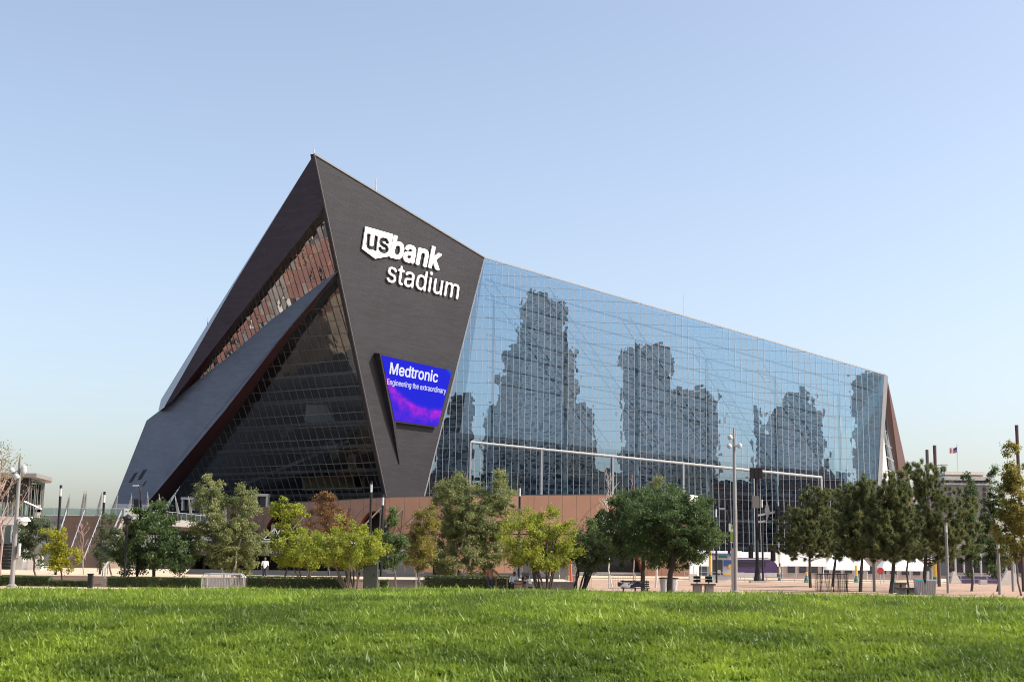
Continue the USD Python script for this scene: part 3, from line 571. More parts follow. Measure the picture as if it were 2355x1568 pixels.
def pine(label, xb, D, bx, n=560, tr=.15, yb=1350, lobes=None):
    _seed[0] += 1; r = np.random.default_rng(_seed[0])
    x0, x1, y0, y1 = bx; cen = at((x0 + x1) / 2, (y0 + y1) / 2, D); rad = V((x1 - x0) / 2 * D / F, 0, (y1 - y0) / 2 * D / F); rad[1] = rad[0] * .9
    base = V(at(xb, yb, D)[0], D, 0); T = Thing('pine_tree', label, 'pine tree', base, 'pines on the paved square'); m = MB()
    L = lobes or [(V(r.uniform(-.25, .25), 0, .55), V(.5, .6, .45)), (V(r.uniform(-.1, .1), 0, -.05), V(.85, .85, .55)), (V(0, 0, -.5), V(1., .95, .46))]
    _, C = crown_pts(cen, rad, 10, r, n, .3, L, _seed[0], .2); _, C = fit_box(C.copy(), C, cen, rad * V(1.04, 1, .95))
    top = V(cen[0] + L[0][0][0] * rad[0], D, cen[2] + rad[2] * .9); limb(m, base + V(0, 0, -.05), top, tr, .03, r, 7, .008)
    for k in r.choice(len(C), 46, replace=False):
        f = np.clip((C[k][2] - base[2] - .25 * np.linalg.norm((C[k] - base)[:2])) / (top[2] - base[2]), .2, .95); s = base + (top - base) * f; limb(m, s, C[k], tr * .3 * (1.1 - f), .015, r, 3, .05)
    out = C - (cen - V(0, 0, rad[2] * .6)); out /= np.linalg.norm(out, axis=1)[:, None]; dirs = out * .7 + V(0, 0, .55) + r.normal(size=C.shape) * .2; dirs /= np.linalg.norm(dirs, axis=1)[:, None]
    nn = 130; c = np.repeat(C, nn, 0); d = np.repeat(dirs, nn, 0); q = r.normal(size=c.shape); q /= np.linalg.norm(q, axis=1)[:, None]
    d = d * .6 + q; d /= np.linalg.norm(d, axis=1)[:, None]; c = c + np.repeat(dirs, nn, 0) * r.uniform(-.16, .16, (len(c), 1)) + r.normal(size=c.shape) * .05
    Ln = r.uniform(.16, .34, (len(c), 1)); s = np.cross(d, r.normal(size=c.shape)); s /= np.linalg.norm(s, axis=1)[:, None]
    v = np.stack([c - s * .024, c + s * .024, c + d * Ln], 1).reshape(-1, 3)
    T.part('trunk', m, M['bark_dark']); T.part('crown', MB().add(v, np.arange(len(v)).reshape(-1, 3)), M['needle']); return T

two = lambda a, b: [(V(-.42, 0, a), V(.6, 1, 1 - abs(a))), (V(.42, 0, b), V(.6, 1, 1 - abs(b))), (V(0, 0, -.25), V(1, 1, .72))]
tree('small_tree', 'dull grey-green tree beside the tall pale lamp post, at the far left', 88, 100, (38, 122, 1190, 1298), 'leaf_grey', 7000, .13, 80, .4, z0=0., tr=.08)
tree('small_tree', 'little bright yellow tree in front of the broad brown stairs', 142.5, 97, (97, 187, 1215, 1312), 'leaf_yellow', 4200, .13, 46, .36, tr=.06, lobes=[(V(-.4, 0, .3), V(.55, .6, .65)), (V(.45, 0, -.2), V(.55, .6, .45)), (V(.05, 0, -.4), V(.6, .7, .6)), (V(.1, 0, .1), V(.4, .4, .6))])
bare_tree('bare_tree', 'thin leafless sapling behind the little yellow tree', 196, 110, (186, 1200), 2.2, 'twig', n=12, r0=.045)
tree('small_tree', 'sparse grey-green tree between the brown stairs and a round dark green tree', 257, 105, (216, 284, 1183, 1306), 'leaf_grey', 5200, .13, 70, .36, z0=.6, tr=.07)
tree('maple_tree', 'round dense dark green tree standing left of the tall twin-topped birch', 358, 95, (261, 448, 1160, 1316), 'leaf_dark', 18000, .155, 190, .5, tr=.13, flat=.0, bark='bark_dark', lobes=[(V(.05, 0, .1), V(.8, .9, .9)), (V(-.55, 0, -.35), V(.5, .6, .5)), (V(.55, 0, -.3), V(.5, .7, .55))])
tree('birch_tree', 'tall olive birch with two tops and white stems behind the steel barrier', 527, 96, (446, 614, 1102, 1317), 'leaf_birch', 32000, .13, 300, .42, bark='bark_birch', tr=.12, stems=3, lobes=[(V(-.42, 0, .58), V(.38, .45, .42)), (V(.42, 0, .38), V(.36, .45, .45)), (V(0, 0, -.2), V(.86, .9, .68)), (V(.25, 0, -.45), V(.75, .8, .5))], hollow=.3)
tree('small_tree', 'slender yellow-green young tree in front of the entrance lettering', 656, 100, (620, 706, 1149, 1293), 'leaf_lime', 5600, .14, 64, .36, tr=.07, lobes=[(V(-.45, 0, .6), V(.45, .5, .3)), (V(.5, 0, .5), V(.5, .5, .22)), (V(.05, 0, .45), V(.4, .5, .55)), (V(.15, 0, -.3), V(.7, .7, .68))])
tree('small_tree', 'rusty orange pointed tree against the brown curved wall', 757, 125, (710, 806, 1133, 1240), 'leaf_orange', 7000, .15, 80, .45, tr=.09, z0=.6, lobes=[(V(-.05, 0, .45), V(.42, .5, .55)), (V(.1, 0, -.25), V(.95, .95, .6))])
tree('shrub', 'yellow-green many-stemmed shrub in front of the dark entrance', 708, 99, (630, 746, 1212, 1304), 'leaf_lime', 8000, .13, 90, .38, stems=6, tr=.13, flat=.5, cat='shrub', yb=1325)
tree('shrub', 'widest golden-lime many-stemmed shrub, beside the dark green utility cabinet', 809, 86, (700, 884, 1200, 1304), 'leaf_lime', 14000, .12, 150, .4, stems=10, tr=.2, flat=.55, cat='shrub', yb=1345)
tree('small_tree', 'narrow dark tree with a thin spire, right of the utility cabinet', 912, 90, (874, 937, 1170, 1303), 'leaf_mid', 5600, .13, 70, .34, tr=.065, lobes=[(V(-.1, 0, .6), V(.4, .4, .42)), (V(0, 0, -.3), V(.95, .9, .62))])
tree('small_tree', 'olive and yellow tree in front of the timber-fronted steps', 964, 95, (920, 1008, 1167, 1308), 'leaf_gold', 7500, .13, 90, .4, tr=.07, lobes=[(V(.3, 0, .5), V(.6, .6, .5)), (V(-.1, 0, -.3), V(.85, .9, .6))])
tree('birch_tree', 'largest olive birch clump rising over the brown wall, middle of the row', 1050, 100, (989, 1196, 1093, 1321), 'leaf_birch', 52000, .135, 440, .45, bark='bark_birch', tr=.16, stems=5, lobes=[(V(-.3, 0, .5), V(.42, .5, .5)), (V(.58, 0, .6), V(.28, .4, .42)), (V(.1, 0, .15), V(.75, .8, .65)), (V(0, 0, -.4), V(.98, .95, .6))], hollow=.3, yb=1325)
tree('shrub', 'bright lime many-stemmed shrub standing over the seated people', 1252, 87, (1154, 1326, 1171, 1308), 'leaf_lime', 15000, .12, 160, .42, stems=11, tr=.19, flat=.45, cat='shrub', bark='bark_dark', yb=1342)
tree('shrub', 'deep green many-stemmed shrub left of the big round dark tree', 1330, 90, (1296, 1412, 1196, 1312), 'leaf_mid', 9500, .12, 110, .4, stems=9, tr=.18, flat=.4, cat='shrub', bark='bark_dark', yb=1340)
tree('oak_tree', 'big round dark green tree behind the dark bench', 1480, 99, (1368, 1592, 1126, 1297), 'leaf_dark', 32000, .15, 320, .5, tr=.17, flat=.08, bark='bark_dark', nl=22, yb=1334)
tree('oak_tree', 'big dark green tree nearest the pale lamp post with the green banner', 1541, 89, (1440, 1654, 1138, 1300), 'leaf_dark', 29000, .145, 290, .48, tr=.19, flat=.08, bark='bark_dark', nl=20, yb=1350)
bare_tree('bare_tree', 'pale leafless birch behind the big round dark tree', 1408, 125, (1394, 1078), 3.2, 'bark_birch', n=18, r0=.06)
bare_tree('bare_tree', 'reddish thin-leaved tree top above the big round dark tree', 1458, 128, (1455, 1092), 2.6, 'twig', n=16, leaf=('leaf_orange', 260, .12), cat='tree', r0=.06)
tree('birch_tree', 'olive birch top poking up behind the two big dark trees', 1508, 122, (1478, 1545, 1099, 1200), 'leaf_birch', 4500, .14, 60, .45, bark='bark_birch', tr=.09)
bare_tree('bare_tree', 'bare reddish birch cut by the left edge of the photo', 3, 92, (2, 1020), 4.2, 'twig', n=34, r0=.1, leaf=('leaf_birch', 900, .18), cat='tree')
pine('leftmost pine, standing right of the traffic signal', 1864, 136, (1784, 1922, 1121, 1284))
pine('pine behind and between the two leftmost pine trunks', 1916, 146, (1870, 1990, 1116, 1280))
pine('pine with its trunk rising behind the bundled black tree guards', 1978.5, 114, (1925, 2042, 1103, 1284))
pine('nearest dark-trunked pine, left of the twin litter bins', 2048, 107, (1988, 2112, 1088, 1290), tr=.17)
pine('broad bushy pine with a leaning crown behind the twin litter bins', 2127, 116, (2066, 2240, 1066, 1292), tr=.17)
pine('slim-trunked pine at the back, between the two nearest pines', 2090, 142, (2030, 2150, 1110, 1282), tr=.1)
tree('columnar_tree', 'dark narrow upright tree in front of the beige tower', 2233, 125, (2203, 2262, 1094, 1320), 'leaf_dark', 11000, .15, 130, .42, tr=.12, bark='bark_dark', lobes=[(V(0, 0, .3), V(.6, .7, .7)), (V(0, 0, -.3), V(1, 1, .66))])
tree('columnar_tree', 'dark narrow upright tree beside the yellowing tree at the right edge', 2292, 126, (2252, 2318, 1078, 1322), 'leaf_dark', 11000, .15, 130, .42, tr=.12, bark='bark_dark', lobes=[(V(.1, 0, .5), V(.45, .5, .5)), (V(0, 0, -.2), V(1, 1, .75))])
tree('columnar_tree', 'golden-green pointed tree at the right edge of the photo', 2349, 105, (2282, 2376, 1024, 1288), 'leaf_gold', 14000, .17, 150, .46, tr=.08, lobes=[(V(-.1, 0, .5), V(.34, .4, .5)), (V(.1, 0, .1), V(.65, .7, .55)), (V(0, 0, -.45), V(.98, .9, .5))], yb=1362)
# clipped hedges
def hedge(label, x0, x1, yt, D=91., dep=1.1):
    a, b = at(x0, yt, D), at(x1, yt, D); _seed[0] += 1; r = np.random.default_rng(_seed[0]); L = b[0] - a[0]; H = a[2]
    T = Thing('hedge', label, 'hedge', ((a[0] + b[0]) / 2, D + dep / 2, 0), 'clipped hedges along the lawn edge')
    n = int(L * 1500); p = np.stack([r.uniform(a[0], b[0], n), D + r.uniform(0, dep, n), r.uniform(.05, H, n)], 1); k = r.random(n)
    p[k < .55, 1] = D + np.abs(r.normal(0, .06, (k < .55).sum())); p[k > .75, 2] = H - np.abs(r.normal(0, .05, (k > .75).sum()))
    p[:, 2] += .06 * (meshkit.noise(np.stack([p[:, 0] * 1.5, p[:, 1] * 2, 0 * p[:, 0]], 1), 4) - .5) * (p[:, 2] > H * .8)
    T.part('foliage', MB().add(*leaves(p, .085, .6, r)), M['leaf_hedge'])
    m = MB()
    for x in np.arange(a[0] + .2, b[0], .35): m.bar((x, D + dep / 2, -.02), (x + r.uniform(-.1, .1), D + dep / 2, H * .8), .02, n=4)
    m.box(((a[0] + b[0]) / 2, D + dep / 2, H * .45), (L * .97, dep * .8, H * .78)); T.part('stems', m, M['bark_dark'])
for lab, a, b, y in (('clipped hedge at the left edge below the tall lamp post', -25, 113, 1323), ('lower clipped hedge just left of the narrow steps', 114, 206, 1334), ('clipped hedge just right of the narrow steps, under the round dark green tree', 246, 369, 1325),
                     ('short shaded hedge left of the steel barrier', 371, 464, 1327), ('long dark hedge between the steel barrier and the utility cabinet', 566, 800, 1324), ('small hedge stub right of the utility cabinet', 873, 893, 1332), ('hedge in the shade beside the standing person', 974, 1192, 1322)):
    hedge(lab, a, b, y)

# ---------------------------------------------------------------- stairs, deck and buildings on the left
zt = at(200, 1186, 232)[2]
def stairs():
    n, y0, y1, z0, z1 = 52, 200., 232., .62, zt
    xl, xr = at(112, 1290, 200)[0], at(232, 1290, 200)[0]; xl2, xr2 = at(150, 1186, 232)[0], at(283, 1186, 232)[0]
    m = MB()
    for k in range(n):
        f0, f1 = k / n, (k + 1) / n; a0, b0 = xl + (xl2 - xl) * f0, xr + (xr2 - xr) * f0; ya, yb_ = y0 + (y1 - y0) * f0, y0 + (y1 - y0) * f1; za, zb = z0 + (z1 - z0) * f0, z0 + (z1 - z0) * f1
        m.poly([(a0, ya, za), (b0, ya, za), (b0, ya, zb - .012), (a0, ya, zb - .012)]).poly([(a0, ya - .03, zb), (b0, ya - .03, zb), (b0, yb_, zb), (a0, yb_, zb)])
    m.poly([(xl, y0, 0), (xl2, y1, 0), (xl2, y1, z1), (xl, y0, z0)]).poly([(xr, y0, 0), (xr, y0, z0), (xr2, y1, z1), (xr2, y1, 0)])
    T = Thing('grand_staircase', 'broad brown outdoor stairs climbing to the deck beside the stadium', 'staircase', ((xl + xr) / 2, y0, 0))
    T.part('steps', m, M['stair_brown'])
    for fx in (0.02, .33, .64, .97, 1.06):
        p, q = V(xl + (xr - xl) * fx, y0 + .3, z0), V(xl2 + (xr2 - xl2) * fx, y1, z1); up = V(0, 0, .95); h = MB().bar(p + up, q + up, .06, n=5)
        for t_ in np.linspace(0, 1, 9): c = p + (q - p) * t_; h.bar(c, c + up, .035, n=4)
        if fx in (.02, .97, 1.06): h.bar(p + up * .6, q + up * .6, .04, n=4)
        T.part('handrail', h, M['galvanised'])
    return xl2, xr2
sxl, sxr = stairs()
dz = zt
xr_d = at(560, 1180, 300)[0]
dk = [(sxl - 14, 232), (sxr, 232), (at(360, 1190, 238)[0], 238), (at(470, 1190, 262)[0], 262), (xr_d, 300), (xr_d, 330), (-130, 330), (-60, 245)]
dm_ = MB()
for i in range(len(dk) - 1):
    (xa, ya), (xb, yb_) = dk[i], dk[i + 1]
    dm_.poly([(xa, ya, dz - 1.1), (xb, yb_, dz - 1.1), (xb, yb_, dz), (xa, ya, dz)])
pg = Polygon(dk)
vv, ff = trimesh.creation.triangulate_polygon(pg, engine='earcut')
dm_.add(np.c_[vv, np.full(len(vv), dz)], ff).add(np.c_[vv, np.full(len(vv), dz - 1.1)], ff[:, ::-1])
solo('deck', dm_, M['deck_concrete'], 'raised concrete deck at the foot of the left glass wall, above the stairs', 'deck')
def rail(name, label, pts, h=1.25, step=2.2, mt='galvanised', glassy=True):
    T = Thing(name, label, 'balustrade', pts[0]); m, g = MB(), MB()
    for a, b in zip(pts[:-1], pts[1:]):
        a, b = V(*a), V(*b); L = np.linalg.norm(b - a); n = max(1, int(L / step))
        m.bar(a + V(0, 0, h), b + V(0, 0, h), .05, n=5)
        for k in range(n + 1): c = a + (b - a) * k / n; m.bar(c, c + V(0, 0, h), .045, n=4)
        g.poly([a + V(0, .02, .12), b + V(0, .02, .12), b + V(0, .02, h - .1), a + V(0, .02, h - .1)])
    T.part('railing', m, M[mt]);
    if glassy: T.part('glass_panel', g, M['clear_glass'])
rail('balustrade', 'glass balustrade along the top of the brown stairs', [(sxl - 13, 232.2, dz), (sxr, 232.2, dz)])
rail('balustrade', 'glass balustrade on the deck edge right of the stairs', [(sxr, 232.2, dz), (dk[2][0], dk[2][1] + .2, dz), (dk[3][0], dk[3][1] + .2, dz), (dk[4][0], dk[4][1] + .2, dz)])
# raking fins with netting between
FG = 'raking steel fins along the deck edge'
fins = [(150, 1183, 159, 1143, 233, 'first raking dark fin, behind the leftmost black light post'), (186, 1184, 193, 1135, 236, 'raking fin left of a close twin, over the stairs'), (190, 1184, 198, 1135, 240, 'raking fin right of its close twin, over the stairs'), (222, 1183, 233, 1138, 234, 'raking fin over the middle of the stairs, next to a black light post'), (259, 1183, 270, 1139, 236, 'raking fin on the deck, right of the second black light post'), (293, 1183, 302, 1140, 238, 'fin whose top meets the left edge of the grey canopy wedge'),
        (340, 1205, 339, 1137, 240, 'fin in front of the left tip of the grey canopy wedge'), (371, 1200, 366, 1142, 244, 'fin just right of the black street lamp with the curved arm'), (412, 1195, 403, 1144, 252, 'fin before the dark red fascia, above the round dark green tree'), (440, 1195, 434, 1146, 258, 'fin at the left end of the net before the dark glass'), (467, 1190, 463, 1146, 262, 'fin in the middle of the net before the dark glass'), (492, 1190, 488, 1148, 268, 'fin at the right end of the net before the dark glass'), (517, 1190, 513, 1146, 274, 'fin just left of the vestibule behind the twin-topped birch'), (568, 1235, 562, 1148, 285, 'fin behind the twin-topped birch at the right end of the deck')]
for (xb, yb_, xt, yt, Y, lab) in fins:
    b, t_ = at(xb, yb_, Y), at(xt, yt, Y + 1.2); b[2] = min(b[2], dz)
    T = Thing('raking_fin', lab or 'slim raking dark steel fin standing on the deck edge', 'steel fin', b, FG)
    d = nrm(t_ - b); w = V(.28, 0, 0); w2 = V(.09, 0, 0)
    T.part('blade', MB().add([b - w, b + w, b + w + V(0, .9, 0), b - w + V(0, .9, 0), t_ - w2, t_ + w2, t_ + w2 + V(0, .2, 0), t_ - w2 + V(0, .2, 0)], [[0, 1, 5, 4], [1, 2, 6, 5], [2, 3, 7, 6], [3, 0, 4, 7], [4, 5, 6, 7]]), M['mullion_dark'])
    T.part('tip', MB().bar(t_ - d * .6, t_ + d * .5, .07, .05, 5), M['dark_bronze'])
M['netting'] = usdkit.material(stage, '/World/Looks/netting', {"t": ("transparent_bsdf", {"color": (1, 1, 1)}), "d": ("diffuse_bsdf", {"color": (.4, .4, .4)}), "m": ("mix_closure", {"fac": .3})}, [("t.BSDF", "m.closure1"), ("d.BSDF", "m.closure2")], surface="m.closure")
for (xa, xb, y0, y1, Y, lab) in ((246, 352, 1157, 1186, 237, 'pale safety net stretched between the fins above the stairs'), (460, 522, 1163, 1195, 268, 'safety net between the fins before the red fascia')):
    solo('safety_net', MB().poly([at(xa, y1, Y), at(xb, y1, Y), at(xb, y0 + 3, Y), at(xa, y0, Y)]), M['netting'], lab, 'net')
for (x0, x1, y0, y1, Y, lab) in ((589, 618, 1137, 1164, 292, 'grey steel door vestibule on the deck, above the curved wall'), (420, 447, 1145, 1172, 296, 'grey steel door vestibule on the deck behind the twin-topped birch')):
    a, b = at(x0, y1, Y), at(x1, y0, Y); T = Thing('vestibule', lab, 'vestibule', a); w, h = b[0] - a[0], b[2] - a[2]
    T.part('frame', MB().box(a + V(w * .06, 0, h * .45), (w * .14, 2.5, h)).box(a + V(w * .94, 0, h * .45), (w * .14, 2.5, h)).box(a + V(w / 2, -.1, h * .94), (w * 1.12, 2.8, h * .2)), M['grey_metal'])
    T.part('door', MB().box(a + V(w / 2, .6, h * .42), (w * .76, .1, h * .84)), M['dark_glass'])
# entrance canopy with lettering on its fascia, dark gateway under it
T = Thing('entrance_canopy', 'dark entrance canopy with grey capital lettering under the curved brown wall', 'canopy', (at(560, 1260, 250)[0], 250, 0))
x0, x1 = at(432, 1260, 250)[0], at(800, 1260, 250)[0]; z0, z1 = at(600, 1278, 250)[2], at(600, 1247, 250)[2]
T.part('fascia', MB().box(((x0 + x1) / 2, 250.4, (z0 + z1) / 2), (x1 - x0, .8, z1 - z0)), M['dark_bronze'])
T.part('roof_slab', MB().box(((x0 + x1) / 2, 258, z1 + .22), (x1 - x0 + 1, 17, .3)), M['coping'])
T.part('inner_wall', MB().box(((x0 + x1) / 2, 266, z1 / 2), (x1 - x0, .5, z1)).box((x0 + .3, 258, z1 / 2), (.6, 15, z1)).box((x1 - .3, 258, z1 / 2), (.6, 15, z1)), M['dark_bronze'])
for x in (470, 575, 640, 690, 760): p = at(x, 1300, 251.5); T.part('pillar', MB().box((p[0], 251.5, z0 / 2), (.5, .5, z0)), M['black_metal'])
for txt, xa, xb, yb_, yt in (('DO', 445, 466, 1269, 1257), ('ENT', 620, 647, 1272, 1260)):
    o = at(xa, yb_, 249.96)
    T.part('lettering', fit(shape_of(txt, .012), o, at(xb, yb_ + .2, 249.96), at(xa + .4, yt, 249.96), V(0, -1, 0), .06), M['letter_dim'])
p = at(627, 1240, 256); T.part('post', MB().box((p[0], 256, (z1 + at(627, 1206, 256)[2]) / 2), (.6, .6, at(627, 1206, 256)[2] - z1)), M['mullion_dark'])
tm_ = MB(); zb_, zt_ = at(640, 1240, 255)[2], at(640, 1215, 255)[2]; xs_ = [at(x, 1230, 255)[0] for x in (606, 632, 645, 668, 690)]
tm_.bar((xs_[0], 255, zb_), (xs_[4] + 2, 255, zb_), .1, n=4).bar((xs_[0], 255, zb_), (xs_[1], 255, zt_), .1, n=4)
for a, b in zip(xs_[1:-1], xs_[2:]): tm_.bar((a, 255, zt_), (b, 255, zb_), .1, n=4).bar((a, 255, zb_), (b, 255, zt_), .1, n=4)
T.part('truss', tm_, M['mullion'])
# glass-cornered building with a flat roof
LB = Thing('modern_building', 'modern building with a flat oversailing roof and green glass corner', 'building', (-52, 150, 0))
YB = 150.; xq = lambda x, y=1200, Y=YB: at(x, y, Y)[0]; zq = lambda y, x=60, Y=YB: at(x, y, Y)[2]
xw = xq(-60); C1, C2 = V(xq(62), YB, 0), V(xq(97, 1200, YB + 9), YB + 9, 0); cz = lambda p, z: V(p[0], p[1], z); zr = zq(1090.5); CD = C2 - C1
LB.part('roof', MB().poly([(xw, YB - 2.2, zr), (xq(84, 1089, YB - 2.2), YB - 2.2, zr), (xq(121, 1089, YB + 7), YB + 7, zr + .1), (xq(118, 1089, YB + 11), YB + 11, zr + .1), (xw, YB + 11, zr)], .4, V(0, 0, 1)), M['pole_grey'])
LB.part('dark_wall', MB().box(((xw + C1[0]) / 2 - .02, YB + .3, (zq(1093) + zq(1154)) / 2), (C1[0] - xw, .6, zq(1093) - zq(1154))), M['near_black'])
LB.part('glass_corner', MB().poly([cz(C1, zq(1187)), cz(C2, zq(1187)), cz(C2, zr - .4), cz(C1, zr - .4)]), M['clear_glass'])
LB.part('glass_band', MB().poly([(xw, YB + .4, zq(1187)), (xq(62), YB + .4, zq(1187)), (xq(62), YB + .4, zq(1154.5)), (xw, YB + .4, zq(1154.5))]).poly([(xw, YB + .9, zq(1248)), (xq(56), YB + .9, zq(1248)), (xq(56), YB + .9, zq(1208)), (xw, YB + .9, zq(1208))]), M['clear_glass'])
LB.part('inner_wall', MB().poly([(xw, YB + 8, 0), (C1[0] - 1, YB + 8, 0), (C1[0] - 1, YB + 8, zr - .6), (xw, YB + 8, zr - .6)]).poly([(C1[0] - 1, YB + 2, 0), (C2[0] - 1.2, YB + 9, 0), (C2[0] - 1.2, YB + 9, zr - .6), (C1[0] - 1, YB + 2, zr - .6)]), M['concrete_dark'])
for f in (0, .16, .36, .46, .58, .78, 1.): p = C1 + CD * f; LB.part('mullion', MB().box((p[0], p[1] - .08, (zq(1187) + zr - .4) / 2), (.07, .16, zr - .4 - zq(1187))), M['mullion_dark'])
for x in (5, 15, 25, 38, 48, 55): LB.part('mullion', MB().box((xq(x), YB + .3, (zq(1187) + zq(1154.5)) / 2), (.1, .2, zq(1154.5) - zq(1187))), M['grey_metal'])
for x in (4, 22, 40, 56): LB.part('mullion', MB().box((xq(x), YB + .8, (zq(1248) + zq(1208)) / 2), (.12, .2, zq(1208) - zq(1248))), M['grey_metal'])
LB.part('transom', MB().bar(cz(C1 - CD * .2, zq(1154)) - V(0, .15, 0), cz(C2, zq(1164)) - V(0, .15, 0), .09, n=4), M['white_paint'])
p = C1 + CD * .66 - V(.05, .12, 0); LB.part('door', MB().box(cz(p, zq(1176)), (.7, .1, .9)).box(cz(p, zq(1164)), (.7, .1, .8)), M['coping'])
LB.part('balcony_front', MB().box(((xw + xq(76)) / 2, YB - .4, (zq(1188) + zq(1207.5)) / 2), (xq(76) - xw, .5, zq(1188) - zq(1207.5))), M['concrete_light'])
LB.part('side_beam', MB().box(((xq(76) + xq(112)) / 2, YB + .2, (zq(1192) + zq(1203)) / 2), (xq(112) - xq(76), .6, zq(1192) - zq(1203))), M['dark_bronze'])
LB.part('lower_wall', MB().box(((xw + xq(60)) / 2, YB + .2, zq(1248) / 2), (xq(60) - xw, .8, zq(1248))), M['concrete'])
for i in range(9): LB.part('shutter_slat', MB().box(((xw + xq(44)) / 2, YB - .35, .5 + .34 * i), (xq(44) - xw, .16, .27)), M['black_metal'])
LB.part('pier', MB().box((xq(82, 1300, YB - 4), YB - 4, zq(1284) / 2 + .2), (1.3, 1., zq(1284) + .4)), M['concrete_light'])
LB.part('low_wall', MB().box(((xq(90) + xq(112)) / 2, YB - 4, .95), (xq(112) - xq(90), .4, 1.1)), M['white_paint'])
# ---------------------------------------------------------------- lamp posts
def park_lamp(label, xb, yt, D, heads, banner=False, camdome=False):
    base = V(at(xb, 1350, D)[0], D, 0); top = at(xb, yt, D)[2]
    T = Thing('park_lamp', label, 'lamp post', base); sc = D / F
    T.part('pole', MB().tube([base, base + V(0, 0, top * .5), base + V(0, 0, top * .93)], [.15, .125, .10], 12).bar(base + V(0, 0, top * .93), base + V(0, 0, top), .10, .05, 8).lathe(base, [(.3, 0), (.3, .12), (.2, .2)], 12), M['pole_grey'], smooth=40)
    for (dx, y) in heads:
        z = at(xb, y, D)[2]; s = 1 if dx > 0 else -1; c = base + V(dx * sc, -.25 * abs(s), z)
        if abs(dx) < 1: c = base + V(0, -.42, z)
        h = MB().lathe(V(0, 0, 0), [(0., .20), (.10, .195), (.165, .12), (.185, .0), (.17, -.11), (.12, -.15), (0., -.15)], 12); v, f = h.arrays()
        tl_ = .5 * s; R_ = np.array([[math.cos(tl_), 0, -math.sin(tl_)], [0, 1, 0], [math.sin(tl_), 0, math.cos(tl_)]])
        p = T.part('lamp_head', MB().add(v @ R_ + c, f), M['lamp_white'], smooth=50); T.part('arm', MB().bar(base + V(0, 0, z), c, .045, n=6), M['pole_grey'])
        T.part('lens', MB().add((np.array([[.12 * math.cos(a), .12 * math.sin(a), -.155] for a in np.arange(10) * .6283]) @ R_ + c), [[0, k + 1, k] for k in range(1, 9)]), M['dark_glass'], parent=p)
    if banner:
        z0, z1 = at(1686, 1246, D)[2], at(1686, 1207, D)[2]; x0, x1 = at(1679.5, 1220, D)[0], at(1690, 1220, D)[0]
        b = T.part('banner', MB().box(((x0 + x1) / 2, D - .02, (z0 + z1) / 2), (x1 - x0, .02, z1 - z0 - .1)), M['green_banner'])
        T.part('banner_arm', MB().bar((x0 - .03, D, z0), (base[0], D, z0), .025, n=5).bar((x0 - .03, D, z1), (base[0], D, z1), .025, n=5), M['white_paint'])
        rg = []; cx_, cz_ = (x0 + x1) / 2, z0 + (z1 - z0) * .68
        for k in range(24):
            a0, a1 = k * math.pi / 12, (k + 1) * math.pi / 12; rg.append([(cx_ + r_ * math.cos(a), D - .034, cz_ + r_ * math.sin(a)) for r_, a in ((.13, a0), (.13, a1), (.105, a1), (.105, a0))])
        em = MB()
        for q in rg: em.poly(q)
        T.part('emblem', em.poly([(cx_ + .08 * math.cos(k * .785), D - .034, cz_ + .08 * math.sin(k * .785)) for k in range(8)]), M['white_paint'], parent=b)
        T.part('sign_post', MB().box((at(1683, 1300, D)[0], D - .3, 1.55), (.16, .1, 3.1)), M['pole_grey'])
    if camdome:
        c = base + V(.62, -.25, at(xb, 1200, D)[2]); T.part('camera_arm', MB().bar(base + V(0, 0, c[2] + .2), c + V(0, 0, .25), .05, n=6), M['white_paint'])
        T.part('camera_dome', MB().lathe(c, [(0, .3), (.2, .28), (.34, .12), (.36, .05), (.2, .03), (.18, -.12), (0, -.24)], 12), M['white_paint'], smooth=50)
        T.part('side_sign', MB().box(base + V(.34, -.1, at(xb, 1263, D)[2]), (.1, .3, .75)), M['lamp_white'])
park_lamp('tall pale lamp post with clustered globe heads at the left edge', 27, 1047, 88, [(12, 1077), (-14, 1083), (13, 1084), (0, 1097)], camdome=True)
park_lamp('tall pale lamp post with globe heads and a green banner, right of centre', 1692, 983, 100, [(-10, 1007), (-12, 1027), (11, 1026)], banner=True)
def light_post(label, xb, yt, D, kind='black', h0=0.):
    base = V(at(xb, 1330, D)[0], D, h0); top = at(xb, yt, D)[2]
    T = Thing('light_post', label, 'light post', base, 'slim black light posts with a clear band'); mt = M['black_metal' if kind == 'black' else 'pole_grey']; s = D / 100 if kind == 'black' else 1.
    r = .095 * s ** .5 if kind == 'black' else .12; L = .55 * s
    T.part('pole', MB().bar(base, V(base[0], D, top - L - .22 * s), r, n=10), mt, smooth=40)
    T.part('light_band', MB().bar(V(base[0], D, top - L - .22 * s), V(base[0], D, top - .22 * s), r * .92, n=10), M['lamp_white'], smooth=40)
    T.part('cap', MB().bar(V(base[0], D, top - .22 * s), V(base[0], D, top), r * 1.02, n=10), mt, smooth=40)
for x, y, D, k, l in ((127, 1115, 105, 'black', 'black light post in front of the left part of the brown stairs'), (229, 1130, 112, 'black', 'black light post in front of the right part of the brown stairs'), (848, 1106, 110, 'black', 'taller of two black light posts side by side before the brown wall'),
                      (876, 1136, 126, 'black', 'shorter of two black light posts side by side before the brown wall'), (1193, 1115, 124, 'black', 'black light post behind the largest birch clump'), (1648, 1163, 170, 'black', 'black light post behind the right edge of the nearest big dark tree'),
                      (1755, 1141, 190, 'black', 'black light post just right of the traffic signal mast'), (1679, 1196, 215, 'black', 'short far black light post close to the green banner')): light_post(l, x, y, D, k)
